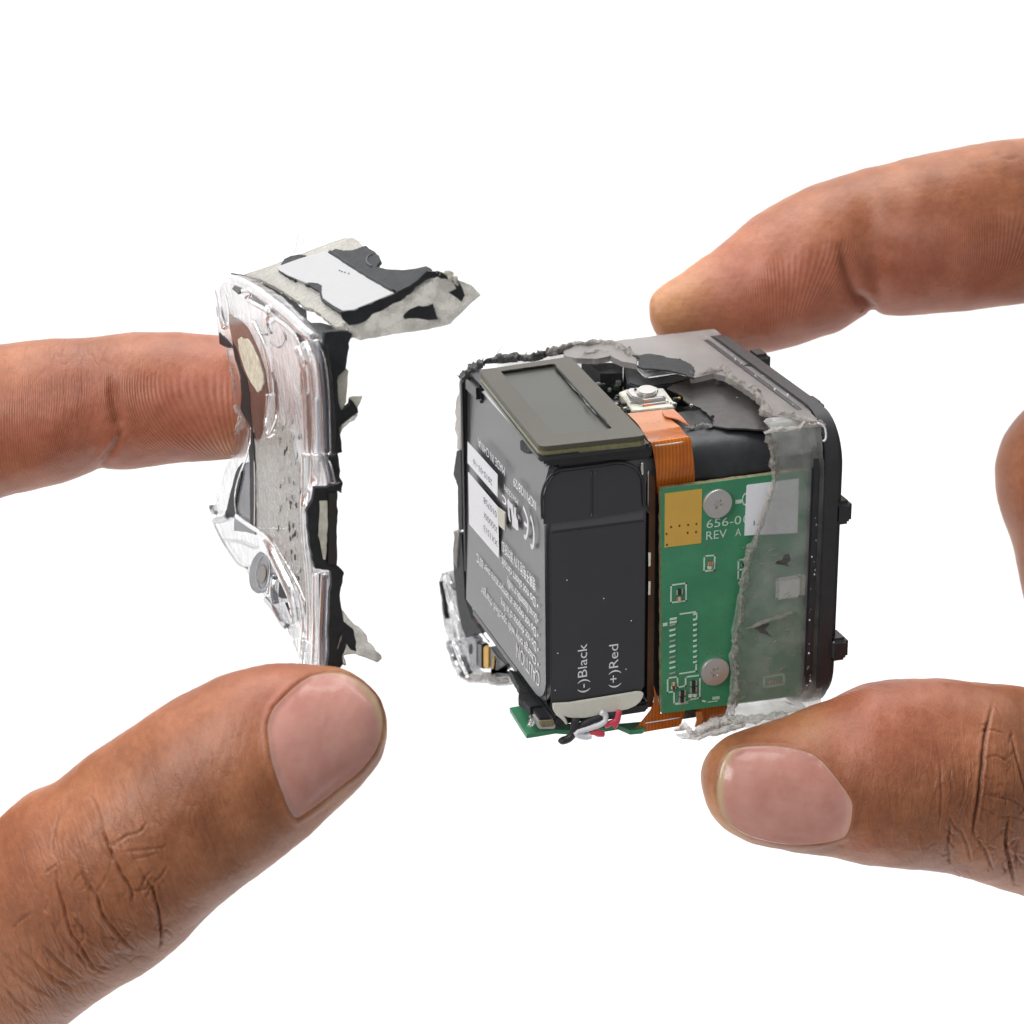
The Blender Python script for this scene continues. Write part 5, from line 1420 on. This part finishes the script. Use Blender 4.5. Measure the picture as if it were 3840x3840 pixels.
# facets of the top edge, dark reflections put in as grey and black plastic
for q, m_ in (([(300, 400), (345, 340), (470, 400), (395, 480)], M_BLACK), ([(345, 330), (360, 280), (510, 350), (475, 400)], M_GREYCL), ([(595, 530), (640, 465), (940, 680), (830, 700)], M_GREYCL), ([(500, 500), (560, 480), (590, 440), (555, 560), (480, 540)], M_GREYCL),
              ([(1200, 1080), (1230, 1030), (1380, 1110), (1290, 1170)], M_GREYCL), ([(960, 720), (1010, 760), (1170, 900), (1120, 890)], M_GREYCL), ([(1240, 1040), (1290, 1100), (1300, 1170), (1210, 1100)], M_MATTE),
              ([(80, 660), (110, 680), (190, 850), (200, 900), (130, 850), (88, 780)], M_GREYCL)):
    slab('edge_facet', P1(0, -.03, j1(q)), 0, .04, m_, FRG, bevel=.006)
for q, w_, m_ in (([(250, 250), (420, 300), (620, 400), (850, 560), (1100, 760), (1330, 980), (1480, 1110)], .06, M_CLEAR), ([(560, 560), (700, 640), (840, 720), (960, 830), (1120, 950), (1250, 1100), (1330, 1300)], .035, M_CLEAR),
                  ([(470, 420), (600, 440), (560, 560)], .03, M_CLEAR), ([(860, 690), (900, 740), (880, 840)], .07, M_CLEAR), ([(120, 420), (160, 600), (180, 800), (220, 950)], .06, M_CLEAR), ([(250, 480), (290, 660), (300, 780)], .03, M_CLEAR),
                  ([(640, 870), (700, 1000), (760, 1050), (820, 1060)], .014, M_GREYCL), ([(830, 760), (830, 950), (880, 1040)], .016, M_GREYCL), ([(870, 1170), (980, 1240), (1060, 1200), (1090, 1110), (1050, 1000)], .014, M_GREYCL),
                  ([(900, 1600), (940, 1750), (960, 1930)], .022, M_BROWNCL), ([(620, 870), (760, 1150), (860, 1500), (900, 1932)], .03, M_CLEAR), ([(1370, 1420), (1340, 1600), (1350, 1930)], .03, M_BROWNCL)):
    tube('moulded_ridge', P1(0, -.02, j1(q)), w_, m_, FRG, n=8, sub=8)
for q, w_, m_ in (([(950, 0), (965, 200), (930, 400), (860, 560)], .022, M_BROWNCL), ([(830, 0), (820, 250), (800, 450), (850, 600), (940, 540)], .03, M_CLEAR), ([(1410, 0), (1420, 300), (1440, 600), (1450, 860)], .045, M_BROWNCL), ([(1545, 60), (1545, 500), (1565, 960)], .03, M_WHITE),
                  ([(590, 480), (570, 700), (500, 950), (400, 1250), (360, 1500), (380, 1720)], .018, M_CLEAR), ([(380, 1740), (520, 1850), (660, 1932)], .02, M_CLEAR), ([(640, 960), (650, 1300), (645, 1932)], .016, M_CLEAR)):
    tube('moulded_ridge', P1(0, -.025, j2(q)), w_, m_, FRG, n=8, sub=8)
slab('see_through_tint', P1(0, -.006, j1([(275, 770), (330, 800), (390, 830), (470, 880), (540, 960), (610, 1080), (700, 1290), (790, 1560), (850, 1932)]) + j2([(850, 60), (800, 300), (760, 540), (700, 700), (600, 600), (500, 330), (440, 210)]) + j1([(450, 1932), (440, 1700), (370, 1400), (320, 1150), (285, 950)])), 0, -.01, M_BROWNCL, FRG, label='brown patch added for the finger and black seen through the plate')  # brown sheet added where finger and black show through the clear plate
slab('black_torn_liner', P1(0, -.02, j1([(120, 1040), (165, 1080), (230, 1140), (290, 1220), (300, 1260), (210, 1240), (125, 1190)])), 0, .02, M_MATTE, FRG, jag=.008)
slab('black_torn_liner', P1(0, -.02, j1([(310, 1160), (380, 1300), (430, 1500), (520, 1700), (560, 1932)]) + j2([(560, 100), (600, 500), (560, 440), (430, 210), (460, 0)]) + j1([(450, 1900), (430, 1640), (350, 1400)])), 0, .02, M_MATTE, FRG, jag=.010)
slab('adhesive_spot', P1(0, -.03, j1([(388, 1130), (430, 1100), (470, 1120), (540, 1130), (600, 1240), (690, 1440), (750, 1640), (762, 1760), (735, 1870), (680, 1900), (600, 1790), (510, 1620), (450, 1440), (405, 1280)])), 0, .02, M_ADHES, FRG, jag=.010, step=.05, bevel=.006, label='cream oval spot of dried adhesive')
# charcoal panel at the torn side
slab('charcoal_panel', P1(0, -.012, j2([(430, 1000), (560, 980), (640, 1100), (650, 1932)]) + j3([(800, 600), (700, 570), (490, 540), (500, 350), (400, 340), (340, 360), (400, 200), (430, 0)])), 0, .02, M_GREYCL, FRG, jag=.008, label='charcoal tinted panel')
slab('black_torn_liner', P1(0, -.03, j2([(560, 500), (610, 560), (640, 1000), (650, 1932), (570, 1932), (565, 1000), (540, 700)])), 0, .02, M_MATTE, FRG, jag=.008)
slab('black_torn_liner', P1(0, -.035, j2([(460, 980), (440, 1180), (380, 1450), (350, 1640), (380, 1760), (280, 1770), (180, 1790), (230, 1650), (290, 1400), (370, 1100)])), 0, .02, M_MATTE, FRG, jag=.010)
# scuffed band
slab('scuffed_area', P1(0, -.010, j2([(960, 380), (1010, 420), (1180, 560), (1200, 760), (1240, 960), (1300, 1000), (1290, 1932), (660, 1932), (650, 1000), (640, 640), (800, 640), (900, 560)])), 0, -.008, M_SMUDGE, FRG, jag=.015, step=.06, label='scuffed grey-white area')
slab('scuffed_area', P1(0, -.010, zF([(480, 642), (840, 642), (880, 645), (890, 700), (905, 1000), (915, 1230), (870, 1180), (780, 1000), (700, 860), (620, 740)])), 0, -.008, M_SMUDGE, FRG, jag=.012, step=.06)
rs = random.Random(5)
for i in range(70):
    x, y = rs.uniform(960, 1330), rs.uniform(300, 1932)
    if rs.random() < .5: P_ = j2([(x, y), (x + rs.uniform(-8, 8), y + rs.uniform(15, 50)), (x + rs.uniform(-12, 12), y + rs.uniform(50, 90))])
    else:
        x = rs.uniform(1200, 1530); y = rs.uniform(100, 1250); P_ = j3([(x, y), (x + rs.uniform(-8, 8), y + rs.uniform(15, 40)), (x + rs.uniform(-12, 12), y + rs.uniform(40, 70))])
    tube('scratch', P1(0, -.02, P_), rs.uniform(.004, .013), rs.choice([M_MATTE, M_CRUMBD, M_GREYCL, M_CREAM]), FRG, n=5, sub=2, rough=.006)
# screw boss and lower triangle
slab('screw_boss', P1(0, -.05, j3(ell(850, 1150, 145, 310, 28, .10))), 0, .09, M_GREYCL, FRG, bevel=.02, label='round screw boss')
slab('boss_hole', P1(0, -.06, j3(ell(895, 1170, 62, 140, 20, .06))), 0, .02, plain('warm_grey_plastic', (.16, .14, .125), rough=.4), FRG, bevel=.01)
ring('boss_wall', P1(0, -.065, j3(ell(905, 1150, 110, 270, 28, .08))), P1(0, -.065, j3(ell(905, 1150, 92, 240, 28, .08))), 0, .03, M_CLEAR, FRG)
slab('black_pad', P1(0, -.04, j3([(1145, 1290), (1190, 1275), (1260, 1370), (1318, 1500), (1310, 1520), (1190, 1530), (1130, 1500)])), 0, .03, M_MATTE, FRG, bevel=.006)
slab('black_pad', P1(0, -.04, j3([(1230, 1590), (1290, 1680), (1345, 1650), (1350, 1880), (1320, 1880), (1310, 1780)])), 0, .03, M_MATTE, FRG, jag=.008)
for q, w_, m_ in (([(540, 330), (700, 450), (880, 560), (1040, 680), (1150, 850), (1300, 1100), (1420, 1320), (1540, 1600)], .035, M_CLEAR), ([(980, 760), (1080, 850), (1180, 1050), (1300, 1300), (1400, 1550), (1450, 1900)], .10, M_CLEAR), ([(1040, 720), (1200, 960), (1350, 1200), (1480, 1500), (1560, 1750)], .022, M_GREYCL),
                  ([(330, 670), (560, 710), (770, 790), (930, 770), (1000, 860), (1010, 1100), (980, 1450)], .016, M_GREYCL), ([(90, 180), (150, 320), (240, 520), (330, 700), (440, 870), (560, 1030), (680, 1080)], .016, M_GREYCL), ([(1090, 1190), (1070, 1400), (1100, 1600)], .05, M_GREYCL),
                  ([(960, 1540), (1080, 1680), (1200, 1880), (1260, 1932)], .04, M_GREYCL), ([(160, 170), (180, 260), (230, 280)], .03, M_GREYCL), ([(210, 400), (330, 380), (400, 330)], .04, M_GREYCL)):
    tube('moulded_ridge', P1(0, -.03, j3(q)), w_, m_, FRG, n=8, sub=8)
crumbs('torn_edge', P1(0, .02, j2([(345, 190), (400, 240), (470, 330), (440, 480), (360, 560), (320, 700), (310, 900)])), .045, M_CRUMB, FRG, 81, rough=.045, spikes=20)
crumbs('torn_edge', P1(0, .02, j1([(230, 1250), (280, 1380), (290, 1560), (330, 1700), (350, 1932)])), .045, M_CRUMB, FRG, 82, rough=.045, spikes=20)
crumbs('torn_edge', P1(0, .02, j2([(300, 920), (230, 1080), (180, 1250), (120, 1430), (60, 1600), (110, 1750)])), .035, M_CLEAR, FRG, 83, rough=.04, spikes=16)
crumbs('torn_edge', P1(0, .02, zF([(790, 1590), (830, 1700), (840, 1780)])), .03, M_CLEAR, FRG, 84, rough=.03, spikes=8)
# black liner on the near side wall
strip = zE([(828, 695), (960, 688), (1005, 712), (985, 765), (968, 860), (958, 940), (915, 985), (902, 1080), (915, 1165), (935, 1215), (985, 1175), (995, 1130), (1040, 1165), (1042, 1225), (1000, 1245), (965, 1275), (935, 1305), (920, 1360), (932, 1420), (938, 1485)]) + \
        zF([(1178, 0), (1190, 100), (1192, 200), (1218, 250), (1200, 340), (1172, 315), (1170, 500), (1165, 960), (1200, 985), (1225, 1020), (1210, 1100), (1190, 1200), (1212, 1340), (1230, 1440), (1312, 1500), (1332, 1600), (1332, 1690), (1290, 1680), (1250, 1620), (1236, 1680), (1210, 1730), (1228, 1800), (1175, 1850),
            (1080, 1842), (1098, 1700), (1100, 1300), (1124, 1100), (1110, 1000), (982, 980), (960, 900), (925, 650), (912, 500), (962, 400), (980, 292), (1080, 292), (1135, 270), (1110, 100), (1095, 0)]) + \
        zE([(855, 1480), (850, 1200), (832, 950), (808, 790)])
slab('liner_strip', P1(1, -.06, strip), 1, .07, M_MATTE, FRG, jag=.010, step=.05, seed=14, label='black torn liner strip along the near edge')
slab('cream_inset', P1(1, -.07, zF([(1020, 405), (1080, 400), (1084, 650), (1068, 905), (1050, 900), (1030, 780), (1008, 700)])), 1, -.012, M_CREAM, FRG, jag=.006)
slab('inset_wall', P1(1, -.064, zF([(1086, 330), (1166, 330), (1162, 950), (1082, 950)])), 1, -.02, M_LINER, FRG, bevel=.01)
slab('cream_edge', P1(1, -.04, zE([(905, 990), (955, 930), (978, 950), (972, 1050), (962, 1150), (935, 1222), (915, 1160), (900, 1080)])), 1, .03, M_CREAM, FRG, jag=.006)
slab('cream_edge', P1(1, -.07, zE([(985, 1130), (1000, 1118), (1070, 1118), (1058, 1160), (1035, 1195), (1010, 1150)])), 1, .03, M_CREAM, FRG, jag=.006)
slab('cream_edge', P1(1, -.07, zE([(940, 1300), (1000, 1250), (1042, 1240), (1020, 1275), (985, 1290), (940, 1330), (925, 1370), (922, 1330)])), 1, .03, M_CLEARB, FRG, jag=.006)
spike = j4([(548, 860), (570, 850), (620, 950), (720, 1075), (830, 1125), (905, 1220), (930, 1320), (1000, 1385), (1050, 1465), (1118, 1515), (1132, 1570), (1065, 1622), (980, 1592), (880, 1552), (740, 1512), (590, 1512), (560, 1540), (600, 1670), (560, 1680), (520, 1560), (590, 1400), (600, 1330), (480, 1100), (540, 990)])
slab('clear_spike', P1(1, -.02, spike), 1, .09, M_CLEARB, FRG, jag=.010, step=.05, seed=15, label='milky torn spike at the bottom')
slab('liner_slit', P1(1, -.062, j4([(530, 1212), (500, 1260), (485, 1330), (460, 1400), (470, 1430), (500, 1330), (525, 1280)])), 1, -.006, M_CLEARB, FRG)
# black strip along the top edge
slab('top_liner_strip', P1(2, 3.62, zE([(190, 322), (205, 303), (290, 318), (370, 345), (400, 370), (480, 380), (530, 430), (590, 470), (640, 500), (665, 530), (705, 560), (690, 600), (735, 632), (800, 632), (870, 655), (1000, 690), (960, 700), (840, 705), (800, 740), (740, 720), (680, 645), (600, 565), (500, 475), (400, 402), (300, 350), (220, 335)])), 2, -.07, M_MATTE, FRG, jag=.012, step=.04, seed=16)
crumbs('torn_edge', P1(2, 3.6, zE([(830, 700), (900, 690), (980, 690), (1010, 700)])), .025, M_MATTE, FRG, 88, rough=.02, spikes=8)
# bent top flap (own plane, lifted about 22 degrees)
base = zE([(285, 318), (400, 278), (520, 236), (700, 166), (850, 108), (950, 76), (1015, 72), (1080, 130), (1180, 300), (1270, 430), (1000, 560), (945, 600), (950, 655), (890, 662), (850, 625), (780, 570), (745, 542), (700, 533), (640, 485), (520, 410), (400, 345)])
slab('flap_sheet', P2(2, -.01, base), 2, -.05, M_CLEARB, FLAP, jag=.010, step=.06, seed=17)
slab('flap_liner', P2(2, .0, zE([(855, 168), (890, 146), (940, 156), (1000, 155), (1090, 126), (1150, 165), (1175, 190), (1190, 222), (1160, 262), (1230, 280), (1330, 286), (1420, 275), (1490, 258), (1530, 280), (1510, 330), (1440, 370), (1400, 410), (1285, 440), (1130, 350), (1000, 275), (900, 205)])), 2, -.04, M_MATTE, FLAP, jag=.006, step=.05, seed=18, label='black sheet of the bent flap')
tube('flap_fold', P2(2, .015, zE([(860, 172), (960, 240), (1060, 305), (1160, 365), (1275, 432)])), .030, M_MATTE, FLAP, n=8, rough=.008)
tube('curved_mark', P2(2, .002, zE([(1140, 180), (1105, 200), (1100, 235), (1130, 262)])), .012, M_BLACK, FLAP, n=6)
slab('flap_liner', P2(2, .004, zE([(535, 245), (555, 212), (600, 192), (650, 183), (700, 188), (640, 215), (560, 250)])), 2, -.02, M_MATTE, FLAP, jag=.006)
slab('white_sticker', P2(2, .032, zE([(512, 262), (660, 208), (820, 158), (1277, 436), (1010, 546), (940, 552), (880, 520), (805, 468), (795, 388), (770, 372), (700, 370), (640, 345), (575, 318), (520, 285)])), 2, -.028, M_STICKER, FLAP, label='white rectangular sticker')
slab('torn_liner_bit', P2(2, .036, zE([(690, 378), (720, 366), (770, 372), (800, 385), (800, 440), (812, 480), (860, 510), (940, 560), (930, 570), (840, 515), (795, 475), (780, 420), (740, 395)])), 2, -.03, M_MATTE, FLAP, jag=.008, step=.04)
slab('torn_liner_bit', P2(2, .02, zE([(515, 285), (560, 300), (640, 345), (620, 352), (560, 318)])), 2, -.03, M_MATTE, FLAP, jag=.008, step=.04)
for q in ((920, 290), (935, 297), (955, 302), (980, 310)):
    p = F2.P(*zE([q])[0], 2, .034); box('speck', tuple(p - .008), tuple(p + .008), M_GREYCL, FLAP)
slab('flap_wall', P2(1, -.03, zE([(940, 640), (1080, 600), (1250, 515), (1420, 395), (1530, 300), (1620, 312), (1700, 350), (1790, 385), (1850, 450), (1760, 530), (1650, 640), (1500, 680), (1350, 695), (1200, 720), (1060, 748), (1010, 730), (985, 690)])), 1, .05, M_CLEARB, FLAP, jag=.008, step=.06, seed=20, label='beige cracked side wall of the bent flap')
slab('flap_liner', P2(1, -.04, zE([(925, 560), (1010, 548), (1150, 490), (1280, 438), (1400, 372), (1490, 290), (1560, 290), (1620, 312), (1640, 348), (1560, 330), (1480, 345), (1420, 400), (1340, 470), (1250, 520), (1160, 560), (1090, 610), (1020, 645), (975, 655), (940, 605)])), 1, -.02, M_MATTE, FLAP, jag=.014, step=.04, seed=21)
slab('liner_patch', P2(1, -.04, zE([(1340, 585), (1375, 545), (1440, 522), (1500, 520), (1530, 500), (1545, 540), (1562, 608), (1500, 615), (1430, 600), (1345, 607)])), 1, -.012, M_MATTE, FLAP, jag=.008)
slab('liner_patch', P2(1, -.04, zE([(1650, 340), (1695, 350), (1720, 400), (1740, 455), (1720, 490), (1690, 470), (1640, 430), (1690, 410), (1670, 370)])), 1, -.012, M_MATTE, FLAP, jag=.010)
crumbs('torn_edge', P2(1, -.05, zE([(1540, 300), (1620, 315), (1680, 345), (1700, 400)])), .03, M_CREAM, FLAP, 91, rough=.03, spikes=14)
slab('clear_sliver', P1(1, 2.9, zE([(625, 178), (640, 90), (655, 48), (690, 55), (680, 100), (690, 140), (670, 165)])), 1, .03, M_CLEAR, FRG, jag=.012, step=.05)
